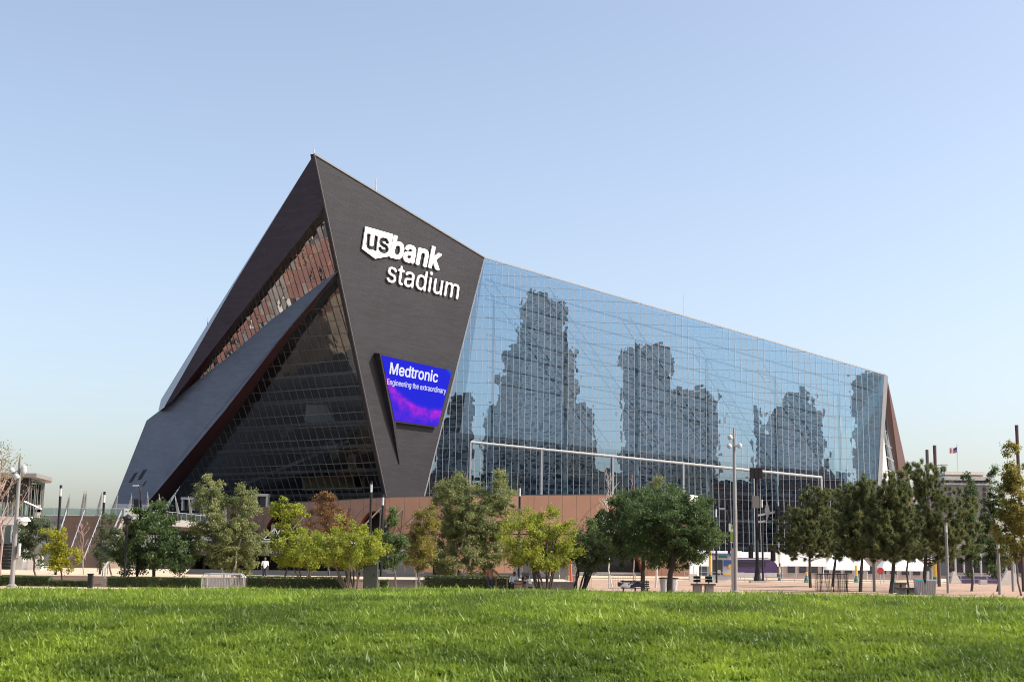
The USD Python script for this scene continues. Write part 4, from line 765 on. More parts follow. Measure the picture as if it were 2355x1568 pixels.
for x, y, D, l in ((2179.5, 1201, 112, 'grey light post with a clear band in front of the pines'), (2298, 1245, 108, 'grey post half hidden by the golden-green tree'), (2329, 1262, 128, 'grey post right behind the golden-green tree at the right edge'), (2010, 1270, 116, 'grey post between two pine trunks'), (2142, 1275, 140, 'short grey post behind the litter bins')): light_post(l, x, y, D, 'grey')
# arm lamps, lantern
def arm_lamp(label, xb, yb_, yt, D, dx):
    base = V(at(xb, 1300, D)[0], D, 0); z = at(xb, yt, D)[2]; T = Thing('street_lamp', label, 'street lamp', base); w = dx * D / F
    T.part('pole', MB().tube([base, base + V(0, 0, z * .8), base + V(w * .12, 0, z * .94), base + V(w * .4, 0, z)], [.15, .12, .1, .08], 8), M['black_metal'], smooth=40)
    T.part('lamp_head', MB().box(base + V(w * .75, 0, z - .02), (abs(w) * .7, .35, .16)), M['grey_metal'])
arm_lamp('black street lamp with a curved arm in front of the wedge tip', 316, 1240, 1116, 190, -18); arm_lamp('black street lamp with a flat arm before the glass, left of the green banner', 1623 + 10, 1260, 1163, 230, -22); arm_lamp('black street lamp right of its look-alike, just left of the green banner', 1676, 1255, 1169, 224, -18)
base = V(at(286, 1330, 93)[0], 93, 0); T = Thing('lantern_post', 'old-style black lantern post in front of the round dark green tree', 'lantern post', base); z = at(286, 1183, 93)[2]
T.part('pole', MB().tube([base, base + V(0, 0, .5), base + V(0, 0, z - .6)], [.14, .08, .06], 8), M['black_metal']); T.part('lantern', MB().lathe(base + V(0, 0, z - .6), [(.08, 0), (.22, .1), (.25, .32), (.36, .36), (.3, .46), (.1, .58), (0, .66)], 10), M['black_metal'])
base = V(at(315, 1330, 95)[0], 95, 0); T = Thing('signal_post', 'thin black post with a pedestrian signal left of the round dark green tree', 'signal post', base); z = at(315, 1150, 95)[2]
T.part('pole', MB().bar(base, base + V(0, 0, z), .08, n=8), M['black_metal']); T.part('signal', MB().box(base + V(-.28, -.1, z * .93), (.3, .25, .95)), M['black_metal']); T.part('small_sign', MB().box(base + V(-.05, -.1, z * .66), (.18, .04, .75)), M['blue_panel'])
# traffic signal mast
Ds = 180.; base = V(at(1742, 1337, Ds)[0], Ds, 0); z = at(1740, 1088, Ds)[2]; T = Thing('traffic_signal', 'tall black traffic signal mast with an arm reaching right, beside the pale lamp post', 'traffic signal', base)
T.part('pole', MB().tube([base, base + V(0, 0, 1.9)], [.5, .24], 8).tube([base + V(0, 0, 1.9), base + V(0, 0, z)], [.22, .18], 10), M['black_metal'], smooth=30); T.part('base_plate', MB().box(base + V(0, 0, .1), (1.9, 1.6, .2)), M['concrete'])
zz = lambda y: at(1742, y, Ds)[2]; xx = lambda x: at(x, 1200, Ds)[0]
for i in range(3): T.part('floodlight', MB().box((base[0] - .55 + .55 * i, Ds - .1, zz(1088)), (.48, .5, 1.35)), M['black_metal'])
T.part('arm', MB().box(((base[0] + xx(1782)) / 2, Ds, zz(1181)), (xx(1782) - base[0], .25, .25), ax=[[.98, 0, .2], [0, 1, 0], [-.2, 0, .98]]), M['grey_metal']); T.part('arm', MB().box(((base[0] + xx(1760)) / 2, Ds, zz(1199)), (xx(1760) - base[0], .25, .22), ax=[[.99, 0, .14], [0, 1, 0], [-.14, 0, .99]]), M['grey_metal'])
for x, y in ((1788, 1178), (1725, 1268), (1776, 1274), (1743.5, 1225)):
    w_, h_ = (.55, 1.65) if y != 1225 else (.35, 1.5)
    s = T.part('signal_head', MB().box((xx(x), Ds - .2, zz(y)), (w_, .4, h_)), M['black_metal'])
    for k in (-1, 0, 1): T.part('visor', MB().bar((xx(x), Ds - .42, zz(y) + k * h_ * .3), (xx(x), Ds - .75, zz(y) + k * h_ * .3), w_ * .33, n=8), M['dark_glass'], parent=s)
T.part('sign', MB().poly([(xx(1764), Ds - .2, zz(1152)), (xx(1770), Ds - .2, zz(1175)), (xx(1764), Ds - .2, zz(1195)), (xx(1758), Ds - .2, zz(1172))], .06), M['pole_grey']); T.part('sign', MB().box((xx(1738), Ds - .35, zz(1154)), (.9, .06, 1.5)), M['mullion_dark'])
# ---------------------------------------------------------------- station: canopies, coach, kiosk, fences
for i, (x0, x1, yt, Y, l) in enumerate(((1592, 1706, 1265, 236, 'long white flat canopy behind the ticket kiosk'), (1700, 1800, 1268, 238, 'white canopy behind the purple coach'), (1796, 1900, 1269, 240, 'white canopy behind the leftmost pines'), (1905, 2000, 1281, 242, 'white peaked tent right of the bundled tree guards'), (2030, 2130, 1283, 244, 'white peaked tent above the low shed, behind the nearest pines'))):
    a, b = at(x0, yt, Y), at(x1, yt, Y); zb = at(x0, 1301, Y)[2]; T = Thing('white_canopy', l, 'canopy', (a[0], Y, 0), 'white canopies along the street'); w = b[0] - a[0]; mid = (a + b) / 2
    if i < 3: T.part('cover', MB().box((mid[0], Y + 2, (a[2] + zb) / 2), (w, 4, a[2] - zb)), M['tent'])
    else:
        n = 3; m = MB()
        for k in range(n):
            xa, xb_ = a[0] + w * k / n, a[0] + w * (k + 1) / n; c = V((xa + xb_) / 2, Y + 2, a[2] + .5); q = [V(xa, Y, a[2] - 1.4), V(xb_, Y, a[2] - 1.4), V(xb_, Y + 4, a[2] - 1.4), V(xa, Y + 4, a[2] - 1.4)]
            for j in range(4): m.poly([q[j], q[(j + 1) % 4], c]); m.poly([q[j] - V(0, 0, .7), q[(j + 1) % 4] - V(0, 0, .7), q[(j + 1) % 4], q[j]])
        T.part('cover', m, M['tent'])
    for k in range(4): T.part('pole', MB().bar((a[0] + w * (k + .1) / 3.3, Y + .3, 0), (a[0] + w * (k + .1) / 3.3, Y + .3, zb + .1), .08, n=5), M['grey_metal'])
def coach():
    Y = 206.; x0, x1 = at(1640, 1310, Y)[0], at(1791, 1310, Y)[0]; zb, zt_ = at(1700, 1326, Y)[2], at(1720, 1282, Y)[2]
    T = Thing('coach', 'purple and grey coach parked before the white canopies', 'coach', ((x0 + x1) / 2, Y, 0)); L = x1 - x0
    pr = [(x0, .45), (x1 - .1, .45), (x1, 1.2), (x1 - .25, 2.3), (x1 - .9, zt_ - .15), (x1 - 1.6, zt_), (x0 + .3, zt_), (x0, zt_ - .2)]
    g = trimesh.creation.extrude_polygon(Polygon(pr), 2.5, engine='earcut'); v = np.array(g.vertices); v = np.stack([v[:, 0], Y + v[:, 2], v[:, 1]], 1)
    T.part('body', MB().add(v, g.faces), M['purple_paint'])
    T.part('window_band', MB().box(((x0 + x1) / 2 - .6, Y - .012, 2.35), (L - 2.6, .03, .75)), M['window_dark']); T.part('skirt', MB().box(((x0 + x1) / 2, Y - .015, .8), (L - .6, .04, .62)), M['bus_grey'])
    T.part('roof_rail', MB().box(((x0 + x1) / 2, Y - .02, zt_ - .18), (L - 2.4, .06, .16)), M['bus_grey'])
    for x in (x0 + 2, x1 - 2.6): w = T.part('wheel', MB().bar((x, Y - .03, .48), (x, Y + .3, .48), .48, n=14), M['tyre']); T.part('rim', MB().bar((x, Y - .05, .48), (x, Y + .02, .48), .26, n=10), M['grey_metal'], parent=w)
    T.part('mirror', MB().box((x1 + .1, Y - .3, 2.3), (.15, .2, .5)), M['black_metal'])
coach()
def kiosk():
    Y = 196.; T = Thing('station_kiosk', 'ticket kiosk with posters and a blue header, left of the purple coach', 'kiosk', (at(1665, 1335, Y)[0], Y, 0)); X_ = lambda x: at(x, 1300, Y)[0]; Z_ = lambda y: at(1665, y, Y)[2]
    bx_ = lambda xa, xb, ya, yb_, d, o=0.: MB().box(((X_(xa) + X_(xb)) / 2, Y - o, (Z_(ya) + Z_(yb_)) / 2), (X_(xb) - X_(xa), d, Z_(ya) - Z_(yb_)))
    T.part('frame', bx_(1636, 1690, 1275, 1333, .5), M['bus_grey']); h = T.part('header', bx_(1636, 1687, 1272, 1276.5, .3, .3), M['blue_panel'])
    o = V(X_(1644), Y - .47, Z_(1276)); T.part('header_lettering', fit(shape_of('U.S. Bank Stadium Station', 0.), o, o + V(X_(1676) - X_(1644), 0, 0), o + V(0, 0, .17), V(0, -1, 0), .02), M['lamp_white'], parent=h)
    T.part('green_label', bx_(1652, 1672, 1277.5, 1282, .1, .3), M['green_sign']); T.part('poster', bx_(1639, 1661, 1287, 1321, .08, .3), M['poster_dark']); T.part('map_panel', bx_(1664, 1683, 1287, 1301, .08, .3), M['blue_panel'])
    T.part('yellow_strip', bx_(1664, 1683, 1319, 1322.5, .08, .3), M['yellow_paint'])
    p = V(X_(1653), Y - .36, Z_(1314)); T.part('poster_emblem', MB().bar(p, p + V(0, -.02, 0), .26, n=14), M['lamp_white']); p = V(X_(1679), Y - .36, Z_(1302)); T.part('clock_emblem', MB().bar(p, p + V(0, -.02, 0), .32, n=14), M['yellow_paint'])
kiosk()
YG = 'yellow posts with green feet at the station'
def yellow_post(label, x, yt, yb_, w=.16):
    D = 1.7 / ((yb_ - 1300 - .0129 * (x - CX)) / F); b = V(at(x, yb_, D)[0], D, 0); z = at(x, yt, D)[2]
    T = Thing('yellow_post', label, 'post', b, YG); T.part('post', MB().bar(b + V(0, 0, .3), b + V(0, 0, z), w, n=8), M['yellow_paint'], smooth=40); T.part('foot', MB().lathe(b, [(w * 2.6, 0), (w * 2.2, .3), (w * 1.2, .75), (w, .9)], 10), M['teal_paint'])
for l, x, yt, yb_, w in (('thick yellow post at the left end of the ticket kiosk', 1634, 1268, 1335, .2), ('thin yellow post with a yellow box, before the leftmost pine', 1793, 1266, 1334, .1), ('short yellow post left of the leftmost pine trunk', 1855, 1314, 1338, .14), ('thick yellow post behind the litter bins', 2153, 1284, 1341, .38), ('yellow post right of the nearest pine trunk', 2054, 1297, 1340, .16), ('yellow post beside the trunk of the third pine', 1970, 1300, 1338, .16)): yellow_post(l, x, yt, yb_, w)
def fence(label, x0, x1, D, h=1.2, step=1.5, name='fence', mesh=.0):
    a, b = at(x0, 1330, D)[0], at(x1, 1330, D)[0]; T = Thing(name, label, 'fence', (a, D, 0)); n = max(1, int(abs(b - a) / step)); m = MB()
    T.part('rails', MB().bar((a, D, h), (b, D, h), .04, n=4).bar((a, D, h * .55), (b, D, h * .55), .03, n=4).bar((a, D, .15), (b, D, .15), .03, n=4), M['galvanised'])
    for k in range(n + 1): x = a + (b - a) * k / n; T.part('post', MB().bar((x, D, 0), (x, D, h), .04, n=4), M['galvanised'])
for l, a, b, D in (('long low galvanised fence in front of the ticket kiosk', 1575, 1712, 190), ('galvanised fence between the signal mast and the leftmost pine', 1762, 1860, 186), ('galvanised fence behind the pines', 1866, 2060, 196), ('galvanised fence in front of the purple poster wall at right', 2180, 2330, 190)): fence(l, a, b, D)
# low grey shed, parked vehicles, poster wall, concrete blocks
T = Thing('low_building', 'long low grey building with dark windows behind the pines', 'building', (at(1960, 1310, 262)[0], 262, 0)); X0, X1 = at(1800, 1310, 262)[0], at(2140, 1310, 262)[0]
T.part('wall', MB().box(((X0 + X1) / 2, 264, 1.9), (X1 - X0, 4, 3.8)), M['stone_grey']); T.part('roof', MB().box(((X0 + X1) / 2, 264, 3.92), (X1 - X0 + .6, 4.6, .25)), M['coping'])
for k in range(13): T.part('window', MB().box((X0 + 1.6 + k * (X1 - X0) / 13, 261.95, 1.7), (1.3, .12, 1.5)), M['window_dark'])
T = Thing('poster_wall', 'purple and dark banner wall at the right, behind the columnar trees', 'banner wall', (at(2270, 1320, 200)[0], 200, 0)); X0, X1 = at(2180, 1320, 200)[0], at(2375, 1320, 200)[0]
T.part('lower_band', MB().box(((X0 + X1) / 2, 200, .5), (X1 - X0, .3, 1.0)), M['purple_paint']); T.part('upper_frame', MB().box(((X0 + X1) / 2, 200.3, 3.9), (X1 - X0, .3, .5)), M['concrete_dark'])
for k in range(10): T.part('pane', MB().box((X0 + (k + .5) * (X1 - X0) / 10, 200.3, 2.6), ((X1 - X0) / 10 - .35, .1, 2.1)), M['window_dark']); T.part('post', MB().box((X0 + k * (X1 - X0) / 10, 200.2, 2.1), (.14, .2, 4.2)), M['coping'])
CG = 'pale concrete blocks at the station'
for l, x, yb_, w, h in (('concrete block right of the yellow post, before the fence', 1593, 1333, 1.0, .9), ('concrete block in front of the kiosk posters', 1662, 1334, 1.0, .85), ('small concrete block under the leftmost columnar tree', 2261, 1343, .9, .62)):
    D = 1.7 / ((yb_ - 1300 - .0129 * (x - CX)) / F); p = at(x, yb_, D); solo('concrete_block', MB().poly([(p[0] - w / 2, D - .4, 0), (p[0] + w / 2, D - .4, 0), (p[0] + w / 2, D + .4, 0), (p[0] - w / 2, D + .4, 0)]).box((p[0], D, h * .47), (w, .8, h * .94)).box((p[0], D, h * .97), (w * .92, .72, h * .06)), M['concrete_light'], l, 'concrete block', CG)
for l, x, yb_, w, h in (('tilted triangular concrete barrier behind the litter bins', 2200, 1341, 1.6, 1.7), ('triangular concrete barrier beside the thick yellow post', 2139, 1337, 1.5, 1.7), ('wide triangular concrete barrier at the right edge', 2335, 1345, 4.2, 1.9)):
    D = 1.7 / ((yb_ - 1300 - .0129 * (x - CX)) / F); p = at(x, yb_, D); q = [(p[0] - w / 2, 0), (p[0] + w / 2, 0), (p[0] + w * .28, h * .35), (p[0] - w * .1, h), (p[0] - w * .22, h)]
    g = trimesh.creation.extrude_polygon(Polygon(q), .8, engine='earcut'); v = np.array(g.vertices); solo('triangular_barrier', MB().add(np.stack([v[:, 0], D + v[:, 2], v[:, 1]], 1), g.faces), M['concrete_light'], l, 'barrier')
# red stop sign
Dq = 178.; c = at(2025, 1312, Dq); T = Thing('stop_sign', 'small red octagonal sign between pine trunks', 'sign', V(c[0], Dq, 0)); T.part('plate', MB().poly([(c[0] + .45 * math.cos(a), Dq, c[2] + .45 * math.sin(a)) for a in np.arange(8) * math.pi / 4 + math.pi / 8], .04), M['red_paint']); T.part('post', MB().bar((c[0], Dq + .08, 0), (c[0], Dq + .08, c[2] + .4), .05, n=6), M['galvanised'])
# benches, bins, tree guards, crowd barriers, cabinets
def slab_bench(label, x0, x1, yt, D, back=()):
    a, b = at(x0, yt, D), at(x1, yt, D); T = Thing('stone_bench', label, 'bench', ((a[0] + b[0]) / 2, D, 0)); h = max(.45, a[2]); L = b[0] - a[0]
    T.part('seat', MB().box(((a[0] + b[0]) / 2, D, h - .06), (L, .9, .12)), M['bench_dark']); T.part('base', MB().box((a[0] + L * .25, D, (h - .12) / 2), (L * .34, .7, h - .12)).box((a[0] + L * .75, D, (h - .12) / 2), (L * .34, .7, h - .12)), M['concrete_dark'])
    for x in back:
        p = at(x, 1330, D + .3)
        for dz_ in (.18, .42): T.part('backrest_slat', MB().box((p[0], D + .32, h + dz_), (.5, .06, .18)), M['black_metal'])
        T.part('backrest_post', MB().box((p[0], D + .38, h + .25), (.08, .06, .6)), M['galvanised'])
slab_bench('dark slab bench with two small black backrests, left of the lamp with the green banner', 1590, 1644, 1341, 100, (1603, 1630)); slab_bench('low dark slab bench behind the litter bins', 2054, 2083, 1339, 112); slab_bench('low dark slab bench touching the litter bins', 2061, 2106, 1350, 104)
Db = 103.
for l, x, mt in (('left litter bin of a pair, with a bright blue lid', 2116, 'blue_lid'), ('right litter bin of a pair, with a pale lid', 2137, 'coping')):
    if 'blue_lid' not in M: mat('blue_lid', (.03, .35, .6), .4, .05)
    p = at(x, 1362, Db); T = Thing('litter_bin', l, 'litter bin', (p[0], Db, 0), 'pair of flared litter bins'); w = .36 if mt == 'blue_lid' else .46; q = [(-w * .75, 0), (w * .75, 0), (w, 1.02), (-w, 1.02)]
    g = trimesh.creation.extrude_polygon(Polygon(q), .7, engine='earcut'); v = np.array(g.vertices); v[:, 0] += p[0]; T.part('body', MB().add(np.stack([v[:, 0], Db - .35 + v[:, 2], v[:, 1]], 1), g.faces), M['galvanised']); T.part('lid', MB().box((p[0], Db, 1.06), (w * 2.05, .76, .07)), M[mt])
    for k in range(5): xx_ = -w + (k + .5) * w * .4; T.part('slat', MB().bar((p[0] + xx_ * .78, Db - .37, .03), (p[0] + xx_, Db - .37, 1.0), .05, n=4), M['pole_grey'])
for l, x, D in (('striped litter bin beside the trunk of the nearest big dark tree', 1548, 97), ('litter bin with a blue lid under the big dark trees', 1528, 99)):
    p = at(x, 1350, D); T = Thing('litter_bin', l, 'litter bin', (p[0], D, 0)); T.part('body', MB().lathe((p[0], D, 0), [(.26, 0), (.3, .5), (.36, .95)], 12), M['galvanised']); T.part('lid', MB().lathe((p[0], D, .95), [(.38, 0), (.38, .07), (.2, .1), (0, .1)], 12), M['black_metal'])
def barrier(label, x0, x1, yt, D, n=22, mt='galvanised', h=None):
    a, b = at(x0, yt, D), at(x1, yt, D); h = h or a[2]; L = b[0] - a[0]; T = Thing('crowd_barrier', label, 'barrier', ((a[0] + b[0]) / 2, D, 0))
    T.part('frame', MB().tube([V(a[0], D, .18), V(a[0], D, h - .15), V(a[0] + .15, D, h), V(b[0] - .15, D, h), V(b[0], D, h - .15), V(b[0], D, .18), V(a[0], D, .18)], .028, 6), M[mt])
    for k in range(1, n): x = a[0] + L * k / n; T.part('bar', MB().bar((x, D, .18), (x, D, h - .02), .013, n=4), M[mt])
    for x in (a[0] + .3, b[0] - .3): T.part('foot', MB().box((x, D, .05), (.06, .7, .05)).box((x, D, .12), (.05, .05, .14)), M[mt])
barrier('steel crowd barrier in front of the hedge, left of centre', 465, 560, 1319, 85, 26); barrier('second steel crowd barrier nested just behind the first', 478, 563.5, 1318, 86.2, 24); barrier('steel crowd barrier behind the dark bench', 1400, 1462, 1318, 103, 16); barrier('steel crowd barrier left of the dark bench, near the shrub', 1302, 1360, 1322, 104, 15)
for l, x0, x1, D, s in (('left bundle of black wire tree guards on the paving', 1876, 1917, 112, 3), ('right bundle of black wire tree guards on the paving', 1915, 1951, 111, 4)):
    r = np.random.default_rng(s); a, b = at(x0, 1340, D)[0], at(x1, 1340, D)[0]; T = Thing('tree_guards', l, 'tree guards', ((a + b) / 2, D, 0), None); h = at(x0, 1317, D)[2]
    for k in range(34): x = r.uniform(a, b); y = D + r.uniform(-.35, .35); T.part('wire', MB().bar((x, y, 0), (x + r.normal() * .05, y, h * r.uniform(.93, 1.05)), .013, n=4), M['black_metal'])
    T.part('hoops', MB().bar((a, D - .3, h * .95), (b, D - .3, h * .95), .02, n=4).bar((a, D - .3, h * .5), (b, D - .3, h * .5), .02, n=4).bar((a, D + .3, h * .93), (b, D + .3, h * .93), .02, n=4).bar((a, D - .3, .15), (b, D - .3, .15), .02, n=4), M['black_metal'])
def cabinet(label, x0, x1, yt, D, dep, mt):
    a, b = at(x0, yt, D), at(x1, yt, D); w, h = b[0] - a[0], a[2]; T = Thing('utility_cabinet', label, 'utility cabinet', ((a[0] + b[0]) / 2, D, 0)); cx_ = (a[0] + b[0]) / 2
    T.part('body', MB().box((cx_, D + dep / 2, h / 2), (w, dep, h)), M[mt]); T.part('lid', MB().box((cx_, D + dep / 2, h + .02), (w + .06, dep + .06, .06)), M[mt])
    d = T.part('door', MB().box((cx_ - w * .04, D - .012, h * .5), (w * .84, .03, h * .88)), M[mt]); T.part('handle', MB().box((cx_ + w * .3, D - .04, h * .55), (.04, .05, .16)), M['black_metal'], parent=d)
cabinet('tall dark green utility cabinet at the lawn edge', 836.5, 868, 1288.5, 86, .9, 'green_box'); cabinet('wide low black cabinet behind the middle hedge', 996, 1046, 1298, 104, .8, 'black_metal'); cabinet('narrow black bollard box by the steps at the left', 202, 212, 1320, 88, .3, 'black_metal')
rail('step_railing', 'thin white handrail on the steps right of the utility cabinet', [(at(958, 1330, 98)[0], 97.6, .1), (at(966, 1320, 101)[0], 101, .7)], h=.9, step=1.2, glassy=False)
rail('step_railing', 'thin white handrail on the narrow steps at the left', [(at(239, 1330, 98)[0], 97.6, .1), (at(247, 1320, 101)[0], 101, .7)], h=.9, step=1.2, glassy=False)
p = at(1373, 1310, 112); solo('orange_post', MB().bar((at(1315, 1330, 104)[0], 104, 0), (at(1311, 1330, 104)[0], 104, 2.3), .09, n=8).bar((at(1315, 1330, 104)[0], 104, 0), (at(1315, 1330, 104)[0], 104, .1), .16, n=8), M['orange_paint'], 'leaning orange-red post behind the lime shrub over the seated people', 'post')
# terrace-top fence and gates seen through the trees
for l, a, b, D, z in (('dark steel gates under the brown wall, right of the utility cabinet', 888, 975, 150, .62), ('grey fence panels far behind the seated people', 1180, 1330, 150, 0.)):
    xa, xb = at(a, 1310, D)[0], at(b, 1310, D)[0]; T = Thing('gate', l, 'gate', (xa, D, z)); n = int((xb - xa) / .9)
    for k in range(n): T.part('gate_panel', MB().box((xa + (k + .5) * (xb - xa) / n, D, z + 1.25), ((xb - xa) / n - .08, .06, 2.3)), M['mullion_dark' if k % 3 else 'pole_grey'])
    T.part('top_rail', MB().box(((xa + xb) / 2, D, z + 2.5), (xb - xa, .1, .12)), M['grey_metal'])
# ---------------------------------------------------------------- far right: beige tower, flag, tall masts
T = Thing('beige_tower', 'beige stone tower block behind the columnar trees at right', 'tower', (at(2228, 1200, 620)[0], 620, 0)); X_ = lambda x: at(x, 1150, 620)[0]; Z_ = lambda y: at(2228, y, 620)[2]
T.part('wall', MB().box(((X_(2170) + X_(2280)) / 2, 640, Z_(1102) / 2), (X_(2280) - X_(2170), 40, Z_(1102))), M['stone_beige'])
T.part('setback', MB().box(((X_(2184) + X_(2272)) / 2, 640, (Z_(1102) + Z_(1085)) / 2), (X_(2272) - X_(2184), 30, Z_(1085) - Z_(1102))), M['stone_beige']); T.part('cornice', MB().box(((X_(2169) + X_(2281)) / 2, 640, Z_(1100)), (X_(2281) - X_(2169), 42, 1.6)), M['concrete_light']); T.part('cornice', MB().box(((X_(2182) + X_(2274)) / 2, 640, Z_(1086.5)), (X_(2274) - X_(2182), 32, 1.2)), M['concrete_light'])
T.part('cornice', MB().box(((X_(2169) + X_(2281)) / 2, 640, Z_(1113)), (X_(2281) - X_(2169), 41, .8)), M['concrete_light'])
for x in (2180, 2200.5, 2209, 2220, 2231, 2242, 2249, 2258, 2267): T.part('window', MB().box((X_(x), 619.9, Z_(1106)), (1.0, .5, 1.7)), M['window_dark'])
for x in (2185, 2205, 2225, 2245, 2265):
    for y in (1124, 1136, 1148, 1160, 1172): T.part('window', MB().box((X_(x), 619.9, Z_(y)), (1.1, .5, 1.6)), M['window_dark'])
p = at(2202, 1087, 640); q = at(2201, 1022, 640); T = Thing('flagpole', 'thin flagpole on top of the beige tower', 'flagpole', p); T.part('pole', MB().bar(p - V(0, 0, 1), q, .16, n=6), M['grey_metal']); T.part('finial', MB().lathe(q, [(0, -.3), (.3, 0), (0, .3)], 6), M['lamp_white'])
T = Thing('flag', 'red, white and blue flag flying left from the pole on the beige tower', 'flag', at(2201, 1034, 640)); c = at(2200.6, 1027, 640)
def flag_bit(s0, s1, t0, t1):
    m = MB(); f_ = lambda s, t_: c + V(-s * 3.4, .5 * math.sin(s * 6), -t_ * 2.4 - s * 1.0 - .25 * math.sin(s * 5))
    for k in range(6): a, b = s0 + (s1 - s0) * k / 6, s0 + (s1 - s0) * (k + 1) / 6; m.poly([f_(a, t0), f_(b, t0), f_(b, t1), f_(a, t1)])
    return m
for k in range(13): s0 = .42 if k < 7 else 0.; T.part('stripe', flag_bit(s0, 1., k / 13, (k + 1) / 13), M['red_paint' if k % 2 == 0 else 'lamp_white'])
T.part('canton', flag_bit(0, .42, 0, 7 / 13), M['blue_panel'])
for l, x, yt, D in (('left of two tall brown masts behind the pines', 2142, 1034, 165), ('right and taller of two tall brown masts behind the pines', 2160, 1024, 160)):
    b = V(at(x, 1340, D)[0], D, 0); z = at(x, yt, D)[2]; T = Thing('tall_mast', l, 'mast', b); T.part('pole', MB().bar(b, b + V(0, 0, z), .19, n=8), M['dark_bronze' if x < 2150 else 'brown_side'], smooth=40); T.part('arm', MB().bar(b + V(0, 0, z * .86), b + V(.9 if x < 2150 else .85, 0, z * .86 - .0), .07, n=5), M['grey_metal']); T.part('lamp_head', MB().box(b + V(1.0, 0, z * .86), (.7, .3, .14)), M['grey_metal'])
b = V(at(2353.5, 1340, 128)[0], 128, 0); T = Thing('tall_mast', 'tall dull red mast cut by the right edge of the photo', 'mast', b); T.part('pole', MB().bar(b, b + V(0, 0, at(2353, 979, 128)[2]), .15, n=8), M['brown_side'], smooth=40); T.part('cap', MB().bar(b + V(0, 0, at(2353, 979, 128)[2]), b + V(0, 0, at(2353, 979, 128)[2] + .06), .17, n=8), M['dark_bronze'])

# ---------------------------------------------------------------- people
def hull(p, q, r0, r1): 
    a = m3.Manifold.sphere(r0, 10).translate(tuple(p)); b = m3.Manifold.sphere(r1, 10).translate(tuple(q)); return m3.Manifold.batch_hull([a, b])
def chain(pts, rs): return sum((hull(pts[i], pts[i + 1], rs[i], rs[i + 1]) for i in range(1, len(pts) - 1)), hull(pts[0], pts[1], rs[0], rs[1]))
def smooth_m(m, L=.035):
    m = m.refine_to_length(L).to_mesh(); t3 = trimesh.Trimesh(m.vert_properties[:, :3], m.tri_verts); trimesh.smoothing.filter_taubin(t3, iterations=6); return t3
def hand(w, d, side):
    d = nrm(d); s = nrm(np.cross(d, V(0, 0, 1)) if abs(d[2]) < .95 else V(1, 0, 0)); n = np.cross(s, d); parts = hull(w, w + d * .085, .024, .032)
    for k, L in enumerate((.075, .085, .08, .062)): b = w + d * .085 + s * (k - 1.5) * .019; parts += chain([b, b + d * L * .5, b + d * L * .85 - n * L * .3], [.009, .0085, .007])
    b = w + d * .03 + s * .03 * side; return parts + chain([b, b + d * .03 + s * .025 * side, b + d * .06 + s * .025 * side], [.011, .01, .008])
def person(label, loc, J, skin, shirt, trousers, hair=None, sleeves=.5, rz=0., hat=None):
    "J: joints in the person's own frame (facing -y, feet at 0): head, neck, chest, hips, elbows, wrists, knees, ankles"
    T = Thing('person', label, 'person', loc, rz=rz); g = {k: V(*v) for k, v in J.items()}
    sh = nrm(g['shr'] - g['shl'])
    body = chain([g['hips'], g['chest'], g['neck']], [.13, .14, .06]) + hull(g['shl'], g['shr'], .06, .06) + hull(g['neck'], g['head'], .05, .07) + hull(g['head'] + V(0, 0, -.03), g['head'] + V(0, .01, .05), .085, .095)
    fdir = nrm(g.get('face', V(0, -1, 0))); sd = nrm(np.cross(fdir, V(0, 0, 1)))
    body += hull(g['head'] + fdir * .085, g['head'] + fdir * .115 + V(0, 0, -.025), .012, .014) + hull(g['head'] + sd * .092 + V(0, 0, .02), g['head'] + sd * .092 - V(0, 0, .03), .015, .012) + hull(g['head'] - sd * .092 + V(0, 0, .02), g['head'] - sd * .092 - V(0, 0, .03), .015, .012)
    for s, k in (('l', 1), ('r', -1)):
        body += chain([g['sh' + s], g['el' + s], g['wr' + s]], [.052, .042, .028]) + hand(g['wr' + s], g['wr' + s] - g['el' + s], k)
        body += chain([g['hips'] + (g['sh' + s] - (g['shl'] + g['shr']) / 2) * .5, g['kn' + s], g['an' + s]], [.085, .06, .042]) + hull(g['an' + s] - V(0, -.02, .03), g['an' + s] + fdir * .16 - V(0, 0, .05), .04, .032)
    T.part('body', smooth_m(body), M[skin], smooth=True, local=True)
    c = chain([g['hips'] + V(0, 0, .02), g['chest'], g['neck'] - V(0, 0, .06)], [.15, .165, .09]) + hull(g['shl'], g['shr'], .075, .075)
    for s in 'lr': e = g['sh' + s] + (g['el' + s] - g['sh' + s]) * min(1, sleeves * 2); c += hull(g['sh' + s], e, .072, .062)
    T.part('shirt', smooth_m(c), M[shirt], smooth=True, local=True)
    tr = m3.Manifold()
    for s in 'lr':
        hp = g['hips'] + (g['sh' + s] - (g['shl'] + g['shr']) / 2) * .5; tr += chain([hp, g['kn' + s], g['an' + s] + (g['kn' + s] - g['an' + s]) * .12], [.108, .08, .06])
    tr += hull(g['hips'] + (g['shl'] - g['shr']) * .2, g['hips'] - (g['shl'] - g['shr']) * .2, .12, .12)
    T.part('trousers', smooth_m(tr), M[trousers], smooth=True, local=True)
    sm = m3.Manifold()
    for s in 'lr': sm += hull(g['an' + s] - V(0, 0, .035), g['an' + s] + fdir * .17 - V(0, 0, .05), .05, .038)
    T.part('shoes', smooth_m(sm), M['shoe'], smooth=True, local=True)
    if hair: h = hull(g['head'] - fdir * .03 + V(0, 0, .06), g['head'] - fdir * .04 - V(0, 0, .02), .1, .09); T.part('hair', smooth_m(h), M[hair], smooth=True, local=True)
